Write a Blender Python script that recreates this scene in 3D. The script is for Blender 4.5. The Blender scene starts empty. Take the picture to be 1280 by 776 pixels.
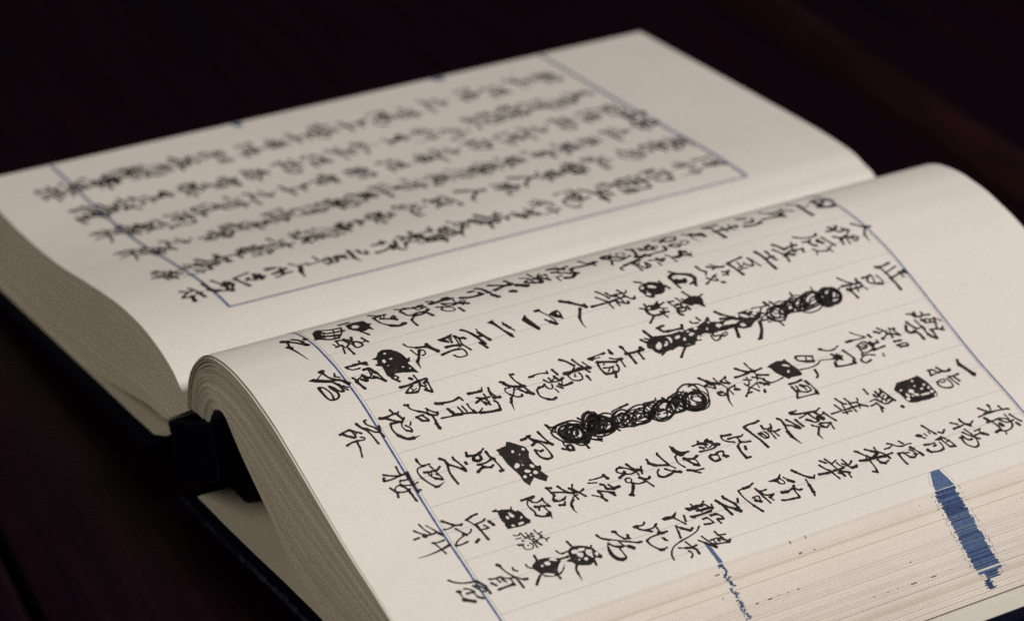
import bpy, bmesh, math, random
from mathutils import Matrix, Vector

# ------------------------------------------------------------------ camera
scene = bpy.context.scene
COL = scene.collection
camd = bpy.data.cameras.new("camera")
cam = bpy.data.objects.new("camera", camd)
COL.objects.link(cam)
camd.sensor_width = 36.0
camd.lens = 92.8
camd.clip_start = 0.02
camd.clip_end = 60.0
m = Matrix(((0.51103, -0.39273, 0.76460, 0.58393),
            (0.85956, 0.23349, -0.45458, -0.31937),
            (0.0, 0.88952, 0.45689, 0.40674),
            (0, 0, 0, 1)))
cam.matrix_world = m
camd.dof.use_dof = True
camd.dof.focus_distance = 0.805
camd.dof.aperture_fstop = 8.0
camd.dof.aperture_blades = 9
scene.camera = cam

# ------------------------------------------------------------------ world and lamps
world = bpy.data.worlds.new("World")
scene.world = world
world.use_nodes = True
world.node_tree.nodes["Background"].inputs[0].default_value = (0.9, 0.75, 1.0, 1)
world.node_tree.nodes["Background"].inputs[1].default_value = 0.012

def area(name, loc, target, size, power, color):
    d = bpy.data.lights.new(name, 'AREA')
    d.shape = 'DISK'; d.size = size; d.energy = power; d.color = color
    o = bpy.data.objects.new(name, d)
    COL.objects.link(o)
    o.location = loc
    o.rotation_euler = (Vector(target) - Vector(loc)).to_track_quat('-Z', 'Y').to_euler()
    return o
area("ceiling_lamp", (0.88, 0.35, 1.12), (-0.05, 0.1, 0), 0.35, 18.2, (1.0, 0.95, 0.918))
area("side_lamp", (0.0, -1.1, 1.1), (-0.05, 0.1, 0), 1.3, 6.8, (1.0, 0.90, 0.70))

vs = scene.view_settings
vs.view_transform = 'Standard'; vs.look = 'None'
vs.exposure = 0.0; vs.gamma = 1.0; vs.use_curve_mapping = False
scene.cycles.max_bounces = 6
scene.cycles.use_adaptive_sampling = True
scene.cycles.adaptive_threshold = 0.015
scene.cycles.adaptive_min_samples = 64
scene.cycles.use_denoising = False

# ------------------------------------------------------------------ materials
def new_mat(name, rough=0.8, spec=0.3):
    m_ = bpy.data.materials.new(name); m_.use_nodes = True
    b = m_.node_tree.nodes["Principled BSDF"]
    b.inputs["Roughness"].default_value = rough
    b.inputs["Specular IOR Level"].default_value = spec
    return m_, m_.node_tree, b

def noise(nt, scale, detail=4.0, rough=0.55, vec=None):
    n = nt.nodes.new("ShaderNodeTexNoise")
    n.inputs["Scale"].default_value = scale
    n.inputs["Detail"].default_value = detail
    n.inputs["Roughness"].default_value = rough
    if vec is not None: nt.links.new(vec, n.inputs["Vector"])
    return n

def ramp(nt, src, stops):
    r = nt.nodes.new("ShaderNodeValToRGB")
    e = r.color_ramp.elements
    e[0].position, e[0].color = stops[0][0], (*stops[0][1], 1)
    e[1].position, e[1].color = stops[-1][0], (*stops[-1][1], 1)
    for p, c in stops[1:-1]:
        k = e.new(p); k.color = (*c, 1)
    nt.links.new(src, r.inputs[0])
    return r

def coords(nt, scale=(1, 1, 1)):
    t = nt.nodes.new("ShaderNodeTexCoord")
    mp = nt.nodes.new("ShaderNodeMapping")
    mp.inputs["Scale"].default_value = scale
    nt.links.new(t.outputs["Object"], mp.inputs["Vector"])
    return mp.outputs["Vector"]

def bump(nt, bsdf, src, strength, dist):
    b = nt.nodes.new("ShaderNodeBump")
    b.inputs["Strength"].default_value = strength
    b.inputs["Distance"].default_value = dist
    nt.links.new(src, b.inputs["Height"])
    nt.links.new(b.outputs[0], bsdf.inputs["Normal"])
    return b

def paper(name, a, b, edge=False):
    m_, nt, bs = new_mat(name, 0.88, 0.18)
    v = coords(nt)
    n1 = noise(nt, 14, 5, 0.6, v)
    r = ramp(nt, n1.outputs[0], [(0.3, a), (0.7, b)])
    v2 = coords(nt, (1, 0.35, 1))
    n2 = noise(nt, 1500, 3, 0.7, v2)
    r2 = ramp(nt, n2.outputs[0], [(0.2, (0.90, 0.90, 0.89) if not edge else (0.975, 0.975, 0.97)), (0.62, (1.0, 1.0, 1.0))])
    mx = nt.nodes.new("ShaderNodeMix"); mx.data_type = 'RGBA'; mx.blend_type = 'MULTIPLY'
    mx.inputs[0].default_value = 1.0
    nt.links.new(r.outputs[0], mx.inputs[6]); nt.links.new(r2.outputs[0], mx.inputs[7])
    nt.links.new(mx.outputs[2], bs.inputs["Base Color"])
    n3 = noise(nt, 700 if not edge else 1600, 4, 0.65, v)
    b1 = bump(nt, bs, n3.outputs[0], 0.35 if not edge else 0.12, 0.0002 if not edge else 0.0001)
    n4 = noise(nt, 22, 2, 0.5, coords(nt, (1.0, 0.35, 1.0)))
    b2 = nt.nodes.new("ShaderNodeBump"); b2.inputs["Strength"].default_value = 0.30; b2.inputs["Distance"].default_value = 0.0016
    nt.links.new(n4.outputs[0], b2.inputs["Height"]); nt.links.new(b2.outputs[0], b1.inputs["Normal"])
    return m_

PAPER = paper("page_paper", (0.71, 0.677, 0.634), (0.76, 0.727, 0.683))
EDGES = [paper("page_edge_paper_%s" % w, tuple(x * k for x in (0.66, 0.61, 0.55)), tuple(x * k for x in (0.72, 0.67, 0.615)), True)
         for w, k in (("light", 1.06), ("middle", 1.02), ("warm", 0.96), ("dark", 0.86))]
EDGES[3] = paper("page_edge_paper_tan", (0.56, 0.49, 0.40), (0.64, 0.57, 0.48), True)
ENDP = paper("endpaper", (0.60, 0.57, 0.50), (0.66, 0.63, 0.56))

INK, nt, bs = new_mat("black_brush_ink", 0.55, 0.35)
r = ramp(nt, noise(nt, 420, 3, 0.6, coords(nt)).outputs[0], [(0.30, (0.012, 0.010, 0.010)), (0.58, (0.022, 0.018, 0.017)), (0.78, (0.060, 0.050, 0.044))])
nt.links.new(r.outputs[0], bs.inputs["Base Color"])
def print_ink(name, c1, c2):
    m_, nt, bs = new_mat(name, 0.75, 0.2)
    r = ramp(nt, noise(nt, 900, 4, 0.7, coords(nt)).outputs[0], [(0.3, c1), (0.7, c2)])
    nt.links.new(r.outputs[0], bs.inputs["Base Color"])
    return m_
BLUE = print_ink("blue_print", (0.055, 0.095, 0.21), (0.105, 0.155, 0.28))
DBLUE = print_ink("dark_blue_stain", (0.018, 0.032, 0.085), (0.06, 0.095, 0.20))
GBLUE = print_ink("grey_blue_stain", (0.09, 0.13, 0.21), (0.18, 0.23, 0.33))
FRAME = print_ink("slate_blue_frame_print", (0.035, 0.075, 0.22), (0.075, 0.13, 0.29))
RULE = print_ink("pale_ruling_print", (0.30, 0.34, 0.36), (0.45, 0.47, 0.47))

CLOTH, nt, bs = new_mat("navy_book_cloth", 0.6, 0.05)
v = coords(nt)
r = ramp(nt, noise(nt, 260, 4, 0.7, v).outputs[0], [(0.3, (0.0016, 0.0017, 0.008)), (0.62, (0.003, 0.0032, 0.014)), (0.8, (0.010, 0.009, 0.032))])
nt.links.new(r.outputs[0], bs.inputs["Base Color"])
w = nt.nodes.new("ShaderNodeTexWave"); w.inputs["Scale"].default_value = 900; w.inputs["Distortion"].default_value = 1.5
nt.links.new(v, w.inputs["Vector"])
bump(nt, bs, w.outputs["Fac"], 0.5, 0.0003)

PALE_CLOTH, nt, bs = new_mat("pale_navy_cloth", 0.7, 0.15)  # paler navy; on the board edge it paints in a rim-light highlight
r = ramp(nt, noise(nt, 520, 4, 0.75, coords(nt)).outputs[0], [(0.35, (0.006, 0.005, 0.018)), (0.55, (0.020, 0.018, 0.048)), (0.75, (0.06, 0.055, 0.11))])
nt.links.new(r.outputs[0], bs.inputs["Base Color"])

WOOD, nt, bs = new_mat("dark_lacquered_wood", 0.34, 0.22)
v = coords(nt, (1.6, 22, 22))
n = noise(nt, 5, 6, 0.65, v)
r = ramp(nt, n.outputs[0], [(0.3, (0.0030, 0.0010, 0.0026)), (0.55, (0.0065, 0.0016, 0.0040)), (0.75, (0.012, 0.0030, 0.005))])
nt.links.new(r.outputs[0], bs.inputs["Base Color"])
rr = nt.nodes.new("ShaderNodeMapRange"); rr.inputs[3].default_value = 0.30; rr.inputs[4].default_value = 0.5
nt.links.new(noise(nt, 30, 4, 0.6, coords(nt)).outputs[0], rr.inputs[0])
nt.links.new(rr.outputs[0], bs.inputs["Roughness"])
bump(nt, bs, n.outputs[0], 0.25, 0.0006)
REDWOOD, nt, bs = new_mat("red_brown_moulding_wood", 0.42, 0.3)
r = ramp(nt, noise(nt, 9, 6, 0.6, coords(nt, (1.2, 10, 10))).outputs[0], [(0.3, (0.007, 0.002, 0.0025)), (0.7, (0.024, 0.0062, 0.0066))])
nt.links.new(r.outputs[0], bs.inputs["Base Color"])
FLOOR, nt, bs = new_mat("dark_floor_boards", 0.5, 0.3)
r = ramp(nt, noise(nt, 3, 5, 0.6, coords(nt, (1, 8, 1))).outputs[0], [(0.3, (0.010, 0.006, 0.006)), (0.7, (0.022, 0.012, 0.010))])
nt.links.new(r.outputs[0], bs.inputs["Base Color"])

# ------------------------------------------------------------------ helpers
def mesh_obj(name, verts, faces, mats, parent=None, fm=None, smooth=False):
    me = bpy.data.meshes.new(name)
    me.from_pydata(verts, [], faces)
    for k in (mats if isinstance(mats, list) else [mats]): me.materials.append(k)
    if fm: me.polygons.foreach_set("material_index", fm)
    if smooth: me.polygons.foreach_set("use_smooth", [True] * len(me.polygons))
    me.update()
    o = bpy.data.objects.new(name, me)
    COL.objects.link(o)
    if parent: o.parent = parent
    return o

def catmull(P, n):
    out = []
    for i in range(len(P) - 1):
        p0 = P[max(i - 1, 0)]; p1 = P[i]; p2 = P[i + 1]; p3 = P[min(i + 2, len(P) - 1)]
        for k in range(n):
            t = k / n
            out.append(tuple(.5 * ((2 * b) + (-a + c) * t + (2 * a - 5 * b + 4 * c - d) * t * t + (-a + 3 * b - 3 * c + d) * t ** 3)
                             for a, b, c, d in zip(p0, p1, p2, p3)))
    out.append(tuple(P[-1]))
    return out

def resample(P, n):
    """n+1 points at even arc length; returns points and length"""
    L = [0.0]
    for a, b in zip(P, P[1:]): L.append(L[-1] + math.dist(a, b))
    out = []; j = 0
    for k in range(n + 1):
        t = L[-1] * k / n
        while j < len(P) - 2 and L[j + 1] < t: j += 1
        f = (t - L[j]) / max(L[j + 1] - L[j], 1e-12)
        out.append(tuple(a + (b - a) * f for a, b in zip(P[j], P[j + 1])))
    return out, L[-1]

# ------------------------------------------------------------------ profiles of the two halves of the book (x, z) across the spine
Y0, Y1 = -0.030, 0.255
RT = [(-.1054, -.0088), (-.1043, 0), (-.1003, .0086), (-.0925, .0160), (-.085, .0198), (-.0775, .0214), (-.0700, .0219),
      (-.0630, .0214), (-.0565, .0206), (-.0509, .0193), (-.0406, .0165), (-.0297, .0123), (-.02, .0083), (0, .0),
      (.0100, -.0037), (.0207, -.0071), (.0305, -.0105), (.0410, -.0139), (.048, -.0165)]
RB = [(-.0901, -.0067), (-.0871, -.0011), (-.0844, .0013), (-.079, .0028), (-.0739, .0013), (-.0683, -.0051), (-.0529, -.0153),
      (-.0466, -.019), (-.0363, -.0266), (-.028, -.0305), (-.0196, -.0330), (-.0103, -.0340), (.02, -.0338), (.0824, -.0335)]
LB0 = [(-.303, -.0065), (-.2731, -.0067), (-.2472, -.0066), (-.2166, -.0042), (-.1894, .0002), (-.1636, .0040), (-.1443, .0047),
       (-.1302, .0030), (-.1187, -.0004), (-.1125, -.0043), (-.1081, -.0072), (-.1054, -.0095)]
LT0 = [(-.2775, .0064), (-.2419, .0070), (-.208, .0075), (-.185, .0077), (-.1652, .0079), (-.1499, .0078), (-.1348, .0070),
       (-.1290, .0060), (-.1247, .0046), (-.1187, .0027), (-.1120, -.0035), (-.1070, -.0110)]
LBOT = [(-.322, -.0415), (-.2829, -.0400), (-.2232, -.0372), (-.1936, -.0345), (-.1679, -.0300), (-.1411, -.0240), (-.129, -.0229), (-.124, -.0215)]

NR = 216
PS = catmull(RT, 12)
AL = [0.0]
for a, b in zip(PS, PS[1:]): AL.append(AL[-1] + math.dist(a, b))
RLEN = AL[-1]
NL = 160
LBs, _ = resample(catmull(LB0, 12), NL)
LTs, _ = resample(catmull(LT0, 12), NL)
LLEN = 0.205

import bisect
def surf_right(s, y):
    i = min(max(bisect.bisect_right(AL, s) - 1, 0), len(PS) - 2)
    a, b = PS[i], PS[i + 1]
    f = (s - AL[i]) / (AL[i + 1] - AL[i])
    nx, nz = -(b[1] - a[1]), (b[0] - a[0]); l = math.hypot(nx, nz)
    return Vector((a[0] + (b[0] - a[0]) * f, y, a[1] + (b[1] - a[1]) * f)), Vector((nx / l, 0, nz / l))

def surf_left(s, y):
    u = s / LLEN * NL; i = int(min(max(u, 0), NL - 1)); f = u - i
    k = (y - Y0) / (Y1 - Y0)
    def P(j):
        b, t = LBs[j], LTs[j]
        return b[0] + (t[0] - b[0]) * k, b[1] + (t[1] - b[1]) * k
    a, b = P(i), P(i + 1)
    nx, nz = -(b[1] - a[1]), (b[0] - a[0]); l = math.hypot(nx, nz)
    return Vector((a[0] + (b[0] - a[0]) * f, y, a[1] + (b[1] - a[1]) * f)), Vector((nx / l, 0, nz / l))

def put(surf, s, y, h):
    p, n = surf(s, y)
    return tuple(p + n * h)

# Handwriting: each line is one character, strokes given on the paper (distance from the gutter, distance along the spine; 0.05 mm)
RIGHT_GLYPHS = """
n109 872 3917 939 3925 1014 3913|n96 872 3917 866 3961 915 3996|n48 873 4018 925 4042 997 4019 1035 3995|n115 987 3889 1030 3954 1028 4000|n87 938 3907 953 3959|n46 998 3889 919 3984
n58 810 3746 879 3801|n87 890 3793 999 3775 1080 3776|n34 940 3810 915 3863
n58 821 3506 900 3550|n125 900 3550 906 3606|n58 855 3652 908 3674 949 3706|n115 960 3541 990 3598|n69 957 3439 963 3513 957 3569 934 3638|n24 871 3667 946 3604 1023 3600
n115 836 3314 860 3362|n52 889 3393 928 3387 962 3350|n87 932 3311 946 3361|n87 985 3269 1008 3334 991 3406|n52 978 3403 1006 3396
n77 831 3029 888 3076|n90 928 3057 999 3058 1068 3057|n87 831 3029 842 3141|n87 941 3090 955 3139 942 3234|n52 899 3136 994 3129|n36 888 3204 976 3167 996 3196|n96 941 3201 962 3228
n67 845 2851 890 2888|n154 890 2888 932 2935|t43 863 2906 953 2867 1037 2880|n92 927 2913 911 2958 979 2949
n58 822 2632 841 2695|n76 887 2648 826 2730|n87 883 2675 907 2701 908 2750|n77 826 2730 859 2792|n48 854 2787 922 2750|n60 976 2663 962 2706 1008 2725 1025 2705 983 2658|n39 955 2760 965 2804 1004 2798 1016 2753 980 2748
n87 854 2396 874 2433|n69 881 2424 948 2410 1013 2379|n87 894 2469 930 2495 883 2551|n77 887 2524 941 2587|n57 865 2563 980 2545|n77 929 2463 972 2550|n63 1081 2234 1052 2350 1028 2448 1027 2538 1025 2597 999 2619 959 2625|n126 1013 2441 1037 2462|n118 1009 2374 1023 2410|n43 1081 2233 1093 2204|n51 1091 2206 1107 2191 1124 2201
n45 1073 2295 1128 2309 1187 2311|n44 1077 2317 1165 2341|n48 1076 2294 1066 2373|n28 1128 2309 1087 2351|n51 1129 2373 1172 2369|n57 1103 2382 1156 2396 1170 2350|n47 1092 2421 1118 2470 1116 2528|n77 1091 2480 1144 2494|n43 1143 2461 1187 2461|n44 1147 2500 1125 2531
n45 1084 2558 1133 2592 1133 2624|n44 1126 2579 1193 2580|n93 1139 2604 1145 2633 1083 2679|n65 1083 2679 1106 2708|n32 1143 2643 1100 2712|n59 1140 2653 1162 2712|n39 1150 2704 1135 2734|n48 1118 2700 1174 2708
n61 1296 2660 1344 2665 1378 2691|n38 1378 2691 1405 2669|n53 1330 2723 1362 2784 1369 2838|n39 1313 2759 1357 2788|n46 1370 2746 1352 2791 1370 2804|n38 1484 2622 1457 2672 1421 2741|n32 1457 2672 1424 2719|n49 1429 2658 1469 2689 1481 2718|n51 1485 2621 1472 2650|n36 1428 2716 1481 2718|n52 1416 2790 1427 2832|n49 1420 2829 1459 2811|n41 1446 2778 1443 2813 1416 2848|n79 1506 2734 1513 2748
n57 1352 2874 1337 2951 1328 3007|n70 1352 2874 1417 2897 1493 2913|n43 1365 2944 1402 2948 1424 2946|n35 1416 2923 1410 2968 1382 2987|n38 1437 2917 1438 2983|n48 1351 3039 1400 3043 1435 3028|n40 1374 3052 1459 3075|n50 1404 2991 1437 3018
n73 1309 3126 1394 3148 1453 3150 1520 3159|n59 1334 3198 1402 3201 1443 3216|n65 1403 3142 1403 3218
n79 1290 3284 1321 3309 1367 3327|n57 1338 3254 1400 3288 1438 3295|n55 1424 3305 1489 3290|n66 1367 3327 1354 3387 1356 3438|n44 1317 3423 1379 3387 1412 3381|n89 1410 3314 1440 3362|n49 1410 3314 1394 3394 1417 3455|n52 1400 3458 1441 3442|n64 1393 3361 1417 3395
n52 1267 3471 1306 3525 1319 3601 1303 3643|n44 1289 3645 1322 3625|n54 1347 3495 1351 3536 1344 3566|n73 1363 3535 1398 3545 1413 3569|n60 1356 3610 1396 3620|n92 1375 3596 1405 3627|n56 1347 3651 1404 3671 1459 3692|n45 1435 3519 1469 3547 1488 3611|n40 1459 3537 1498 3514|n36 1488 3611 1449 3665|n42 1457 3624 1510 3638
n61 1304 3726 1312 3760 1302 3802|n68 1265 3768 1302 3802 1271 3829|n58 1301 3767 1350 3819|n51 1345 3805 1339 3871|n72 1314 3845 1356 3880|n41 1336 3881 1377 3856|n59 1373 3733 1403 3781 1390 3842|n72 1398 3767 1425 3774|n52 1419 3760 1472 3757|n39 1424 3757 1414 3808 1483 3802|n43 1395 3821 1419 3822 1411 3880|n56 1420 3825 1437 3870|n47 1452 3846 1470 3863 1446 3894 1425 3887
n66 1294 3943 1350 3994|n73 1350 3994 1372 4049|n51 1368 4007 1433 3955|t47 1433 3955 1468 3952 1509 3949
n106 877 2189 872 2229 908 2238 933 2206 897 2180|n40 908 2222 855 2272|n32 879 2297 894 2345 941 2323 923 2285 879 2297|n67 968 2297 977 2324 966 2356|n57 970 2223 997 2246 991 2299|n54 961 2212 1030 2176|n77 900 2243 943 2264 980 2298
n60 828 2033 902 2048 937 2090|n96 945 1904 924 1938 934 1995 937 2074|n115 920 2069 937 2090|n43 904 2111 931 2082 984 2077|n77 908 2100 926 2121
n115 841 1789 837 1815|n77 847 1809 877 1855 870 1923|n53 823 1847 922 1875|n115 908 1784 922 1815|n77 890 1839 900 1880|n67 944 1813 961 1851 996 1869|n39 996 1869 952 1913|n95 982 1894 1018 1919|n103 1032 1807 1050 1851 1014 1897|n37 985 1765 1057 1760|n46 996 1766 988 1814
n58 858 1566 898 1609|n45 813 1644 899 1640 953 1647|n64 945 1636 906 1707 924 1728|n45 917 1661 866 1707|n51 902 1733 932 1723|n83 943 1677 1007 1708|n44 952 1719 993 1701|n59 938 1554 919 1604 945 1636|n85 950 1554 986 1588 1012 1642|n96 1001 1626 1000 1654 958 1652|n51 940 1600 986 1603
n106 837 1339 899 1405 927 1451|n102 943 1325 924 1390 906 1471|n73 827 1462 906 1471 952 1483|n165 956 1488 1001 1532|n130 1019 1404 1033 1427|n36 1007 1430 1029 1406
n96 831 1246 868 1268 960 1276|n117 1001 1276 1046 1295|n50 960 1276 1004 1281|n115 864 1177 865 1207|n112 922 1083 948 1130 957 1185 947 1230|n71 947 1230 906 1223
n77 832 877 852 911|n125 887 877 889 937 856 1016|n87 879 897 890 966 896 1016|n77 846 991 893 1041|n73 864 996 900 991|n67 939 939 972 997 1009 1051|n59 927 938 988 949 997 1005|n33 910 1032 969 1021 960 1080|n99 988 1048 1027 1079|n36 1029 1040 975 1086|n40 1014 889 1055 912 1066 958 1027 965 994 916 1014 889|n64 1048 999 1106 1004|n74 965 883 984 914
n67 820 653 856 682 867 714|n57 891 656 853 684 840 714|n77 854 714 882 759 867 827|n115 878 754 883 788|n61 871 817 927 825|n40 860 763 933 761 918 799|n46 857 802 930 800|n61 896 661 968 667 991 699|n79 991 699 971 740 980 796 958 822|n82 1001 701 1007 751 990 782|n56 995 705 1044 656|n51 1044 656 1090 653 1126 655|b57 994 788 1063 805
n77 803 471 845 502 861 530|n91 876 471 865 528 866 558|n49 876 471 976 470 1045 506|n110 1045 506 1072 551 1059 599|n31 857 562 928 517|n37 869 519 928 503|n77 916 502 949 543 987 582|n80 954 578 994 578|n45 949 558 911 594 943 591
P870 275 861 335 873 395 927 397 951 414 973 387 1038 386 1007 369 1023 339 1016 306 983 279 940 261;919 290 903 313 921 334 952 332 962 305 944 285|n87 839 243 837 311|n57 1016 306 1084 332
P861 46 827 81 874 87 951 71 983 47 974 8 918 29|n67 833 86 876 159 892 231|n77 860 87 917 109 934 159 945 226|n92 943 60 970 111 994 172|n73 972 45 1015 88 1023 149|n39 887 226 952 208 1023 149|n32 877 173 939 164|n22 900 103 987 67|n25 934 159 1016 124
n60 1056 107 1065 150 1128 174|n42 1051 113 1107 106 1129 123|n33 1083 75 1126 89|n52 1125 75 1116 123|n61 1071 175 1098 197 1056 216|n45 1050 165 1095 177 1118 208|n48 1115 203 1130 231 1173 238 1185 195 1147 186 1115 203|n47 1126 117 1154 132 1133 157|n41 1150 112 1213 94|n49 1165 141 1244 143|n48 1093 269 1157 286|n39 1095 272 1142 269 1140 226
n164 866 -165 884 -145|n71 867 -104 905 -80 950 -66|n80 890 -144 937 -110 1009 -67|n105 971 -77 1012 -62|n109 912 -37 927 -35|n52 895 -147 979 -173|n122 973 -181 991 -169|t49 996 -175 1079 -159 1169 -141
n51 1275 1889 1319 1913 1376 1933|n49 1331 1854 1365 1877 1398 1904|n62 1406 1777 1407 1843 1407 1914 1402 1972|n51 1312 1941 1355 1954 1375 1989|n47 1317 2025 1362 2045|n34 1341 2082 1369 2060 1357 2032|n47 1360 1951 1354 1994 1365 2051|n49 1404 1947 1398 1990 1397 2046|n54 1420 1961 1465 2020 1443 2034|n52 1383 2039 1428 2067 1433 2096|n37 1414 2104 1444 2081|n40 1354 1994 1408 2000 1437 2006|n44 1425 1903 1471 1906|n41 1429 1956 1465 1961|n29 1421 1905 1401 1941
n107 1274 1619 1311 1666|n82 1311 1666 1352 1704 1393 1749|n60 1364 1747 1401 1741|n67 1391 1700 1474 1646|t49 1470 1648 1525 1635 1574 1636
n93 1305 1415 1305 1438|n35 1310 1435 1378 1468 1428 1485|P1370 1477 1355 1512 1350 1547 1373 1556 1410 1550 1440 1543 1422 1526 1415 1508 1385 1487;1370 1533 1375 1547 1400 1538 1391 1530|n51 1406 1428 1436 1449|n103 1436 1449 1468 1476|n31 1477 1471 1429 1488
P1355 1286 1313 1329 1347 1325 1410 1341 1464 1356 1481 1342 1466 1332 1400 1301
P1290 1069 1277 1110 1314 1108 1397 1128 1451 1158 1483 1155 1471 1139 1392 1116 1326 1094|n43 1324 1159 1358 1155|n80 1347 1157 1394 1175|n42 1394 1175 1427 1191
n68 1289 874 1320 901 1371 925|n70 1371 925 1431 943 1472 950|n32 1320 969 1362 959|n73 1358 962 1404 981 1451 999|n65 1389 930 1397 977|n42 1440 938 1474 942|n61 1447 922 1510 946
P1324 686 1317 749 1303 801 1332 770 1333 718 1369 750 1375 739 1349 702|n32 1338 730 1373 747|n30 1320 784 1387 754|n37 1327 758 1385 763|n38 1333 800 1408 795|n68 1328 802 1359 822 1372 852|n75 1365 849 1379 856|n40 1364 819 1414 810 1437 786|n72 1408 699 1411 749 1424 794|n46 1420 811 1489 839|n57 1464 642 1456 687 1450 727 1454 777|n40 1492 711 1521 732 1527 773 1514 795 1472 796 1454 777
n42 1275 470 1311 480 1341 522|n69 1341 522 1357 586|n75 1334 599 1350 597|n55 1329 602 1381 618 1423 646|n58 1366 596 1430 635|n38 1347 482 1395 493 1415 504|n35 1369 536 1383 557 1417 550 1422 522|n61 1368 533 1436 492 1467 464|t52 1463 467 1524 459
P1288 282 1274 318 1291 368 1329 398 1369 413 1414 421 1403 446 1439 430 1450 406 1496 417 1560 427 1539 394 1519 333 1511 286 1526 271 1543 248 1510 230 1455 237 1421 241 1404 210 1388 211 1390 228 1357 238 1338 212 1328 250;1316 303 1306 320 1319 327 1326 312;1369 268 1366 287 1392 286 1401 269 1388 262;1373 313 1369 333 1380 340 1387 320;1429 274 1422 287 1429 288 1433 277;1470 352 1465 365 1477 370 1480 356;1500 387 1491 400 1503 403 1507 391|n47 1543 248 1526 271 1548 288 1564 265 1547 253|n65 1564 265 1584 277
n82 1582 350 1593 358|n39 1565 384 1628 390|n66 1634 254 1635 307 1625 384|n55 1625 384 1620 449 1649 422|n42 1619 395 1664 385|n41 1646 337 1655 311 1684 274|n58 1687 269 1701 308 1704 343|n36 1704 343 1677 371 1644 382|n31 1658 317 1688 322|n24 1691 306 1675 351|n45 1664 385 1681 405 1708 405|n68 1704 393 1734 428|n40 1727 432 1646 439|n39 1645 410 1675 416
n64 1346 29 1347 85|n75 1345 79 1347 136 1354 167|n43 1317 133 1351 133 1376 167|n39 1357 30 1383 59 1386 108|n53 1447 23 1490 40|n64 1485 28 1566 50|n41 1479 38 1447 98|n53 1444 92 1501 91|n55 1404 120 1404 159|n61 1408 118 1412 152 1462 176|n44 1405 162 1467 188|n45 1471 185 1510 193 1554 199|n63 1483 150 1527 184 1549 201|n40 1420 148 1470 143|n58 1462 97 1495 130 1501 170|n33 1447 162 1491 118|n58 1480 66 1511 93 1475 105
n99 1326 -139 1322 -119|n51 1330 -131 1385 -116 1423 -86|P1377 -239 1369 -207 1383 -186 1406 -141 1422 -100 1444 -104 1421 -162 1400 -208|n24 1379 -183 1341 -132|n74 1422 -100 1439 -58 1483 -24|n98 1456 -39 1488 -24|n43 1370 -63 1397 -73|n43 1395 -79 1417 -48|n48 1464 -149 1488 -126 1525 -110 1540 -85|n48 1446 -104 1483 -88 1537 -80|n43 1464 -85 1512 -67 1538 -53|n42 1492 -65 1517 -42|n49 1453 -214 1494 -213 1541 -209 1575 -198 1587 -176 1581 -145 1559 -127 1529 -126 1498 -138 1474 -147|n42 1451 -213 1465 -185 1512 -167 1553 -166 1584 -175
n43 1803 -81 1803 -67|n42 1806 -83 1838 -78 1871 -45 1892 -35|n61 1809 -137 1844 -123 1869 -100|n42 1869 -100 1925 -86 1997 -77|n46 1862 -96 1906 -56 1913 -24|n58 1870 -13 1905 -23|n57 1903 -29 1957 -22
n47 1856 -271 1846 -238 1839 -197|n46 1839 -197 1861 -173 1888 -138|n63 1855 -250 1879 -230 1904 -194|n37 1843 -247 1862 -243|n43 1839 -197 1854 -190 1892 -181|n35 1868 -163 1891 -184 1908 -183|n46 1946 -267 1934 -230 1932 -188|n38 1932 -188 1938 -148 1924 -138 1912 -160|n46 1942 -196 1988 -198|n36 1988 -198 2056 -218
n81 1820 19 1828 54|n49 1825 56 1816 117 1820 143|n51 1778 108 1816 117|n32 1807 154 1829 131|n53 1832 137 1871 152|n56 1834 58 1864 93 1891 135|n49 1891 135 1863 164|n57 1879 63 1883 111|n44 1879 63 1923 52 1974 64|n73 1974 64 2018 105 2026 151|t33 2026 151 2022 195|n28 1891 135 1921 120 1958 129|n51 1958 129 1978 161|n42 1978 161 1950 165 1920 142|n35 1906 188 1930 172
n65 1775 213 1782 234|n38 1780 228 1813 233 1848 271|n57 1848 271 1868 304 1888 322|n42 1841 325 1870 346 1897 375|n37 1843 331 1885 316|n51 1891 320 1912 367 1890 379|n59 1884 238 1917 257|n42 1884 238 1881 290|n45 1880 276 1928 301|n55 1921 255 1935 297|n49 1901 337 1954 338|n73 1965 332 2013 335
n84 1827 402 1841 441|n49 1837 443 1844 512 1830 563|n45 1827 565 1861 576|n64 1889 452 1931 473|n59 1899 457 1922 460|n43 1899 519 1946 530|n43 1900 548 1948 558|n37 1892 588 1932 589 1978 608|n62 1953 599 1978 608|n39 1944 380 1950 441 1961 522|n50 1940 461 1974 609
n67 1823 632 1829 680 1829 724|n30 1806 737 1830 728|n49 1820 777 1852 767|n50 1852 767 1904 787|n68 1907 770 1913 814|n42 1870 665 1885 708 1891 749|n32 1908 645 1893 704 1928 729|n46 1907 642 1886 686|n37 1856 725 1882 725 1943 721|n48 1917 698 1949 725|n34 1868 762 1914 766|n40 1875 678 1944 699|n47 1926 760 1953 775 2002 766|n63 1982 627 1998 691 2004 765|n36 1980 628 1957 662
n63 1804 871 1814 887|n72 1818 885 1853 910 1876 964 1885 1004|n56 1771 959 1775 983|n40 1780 958 1822 964 1865 985|n47 1865 985 1959 1022|n53 1901 958 1939 989|n83 1935 991 1960 1026|n32 1894 939 1884 975|n29 1859 877 1882 865 1913 877|n36 1863 875 1866 910|n39 1875 935 1918 904 1943 875|n62 1943 875 1980 855|t35 1977 857 2035 847|n44 1913 877 1949 917 1952 952|n46 1952 952 1939 952
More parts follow.
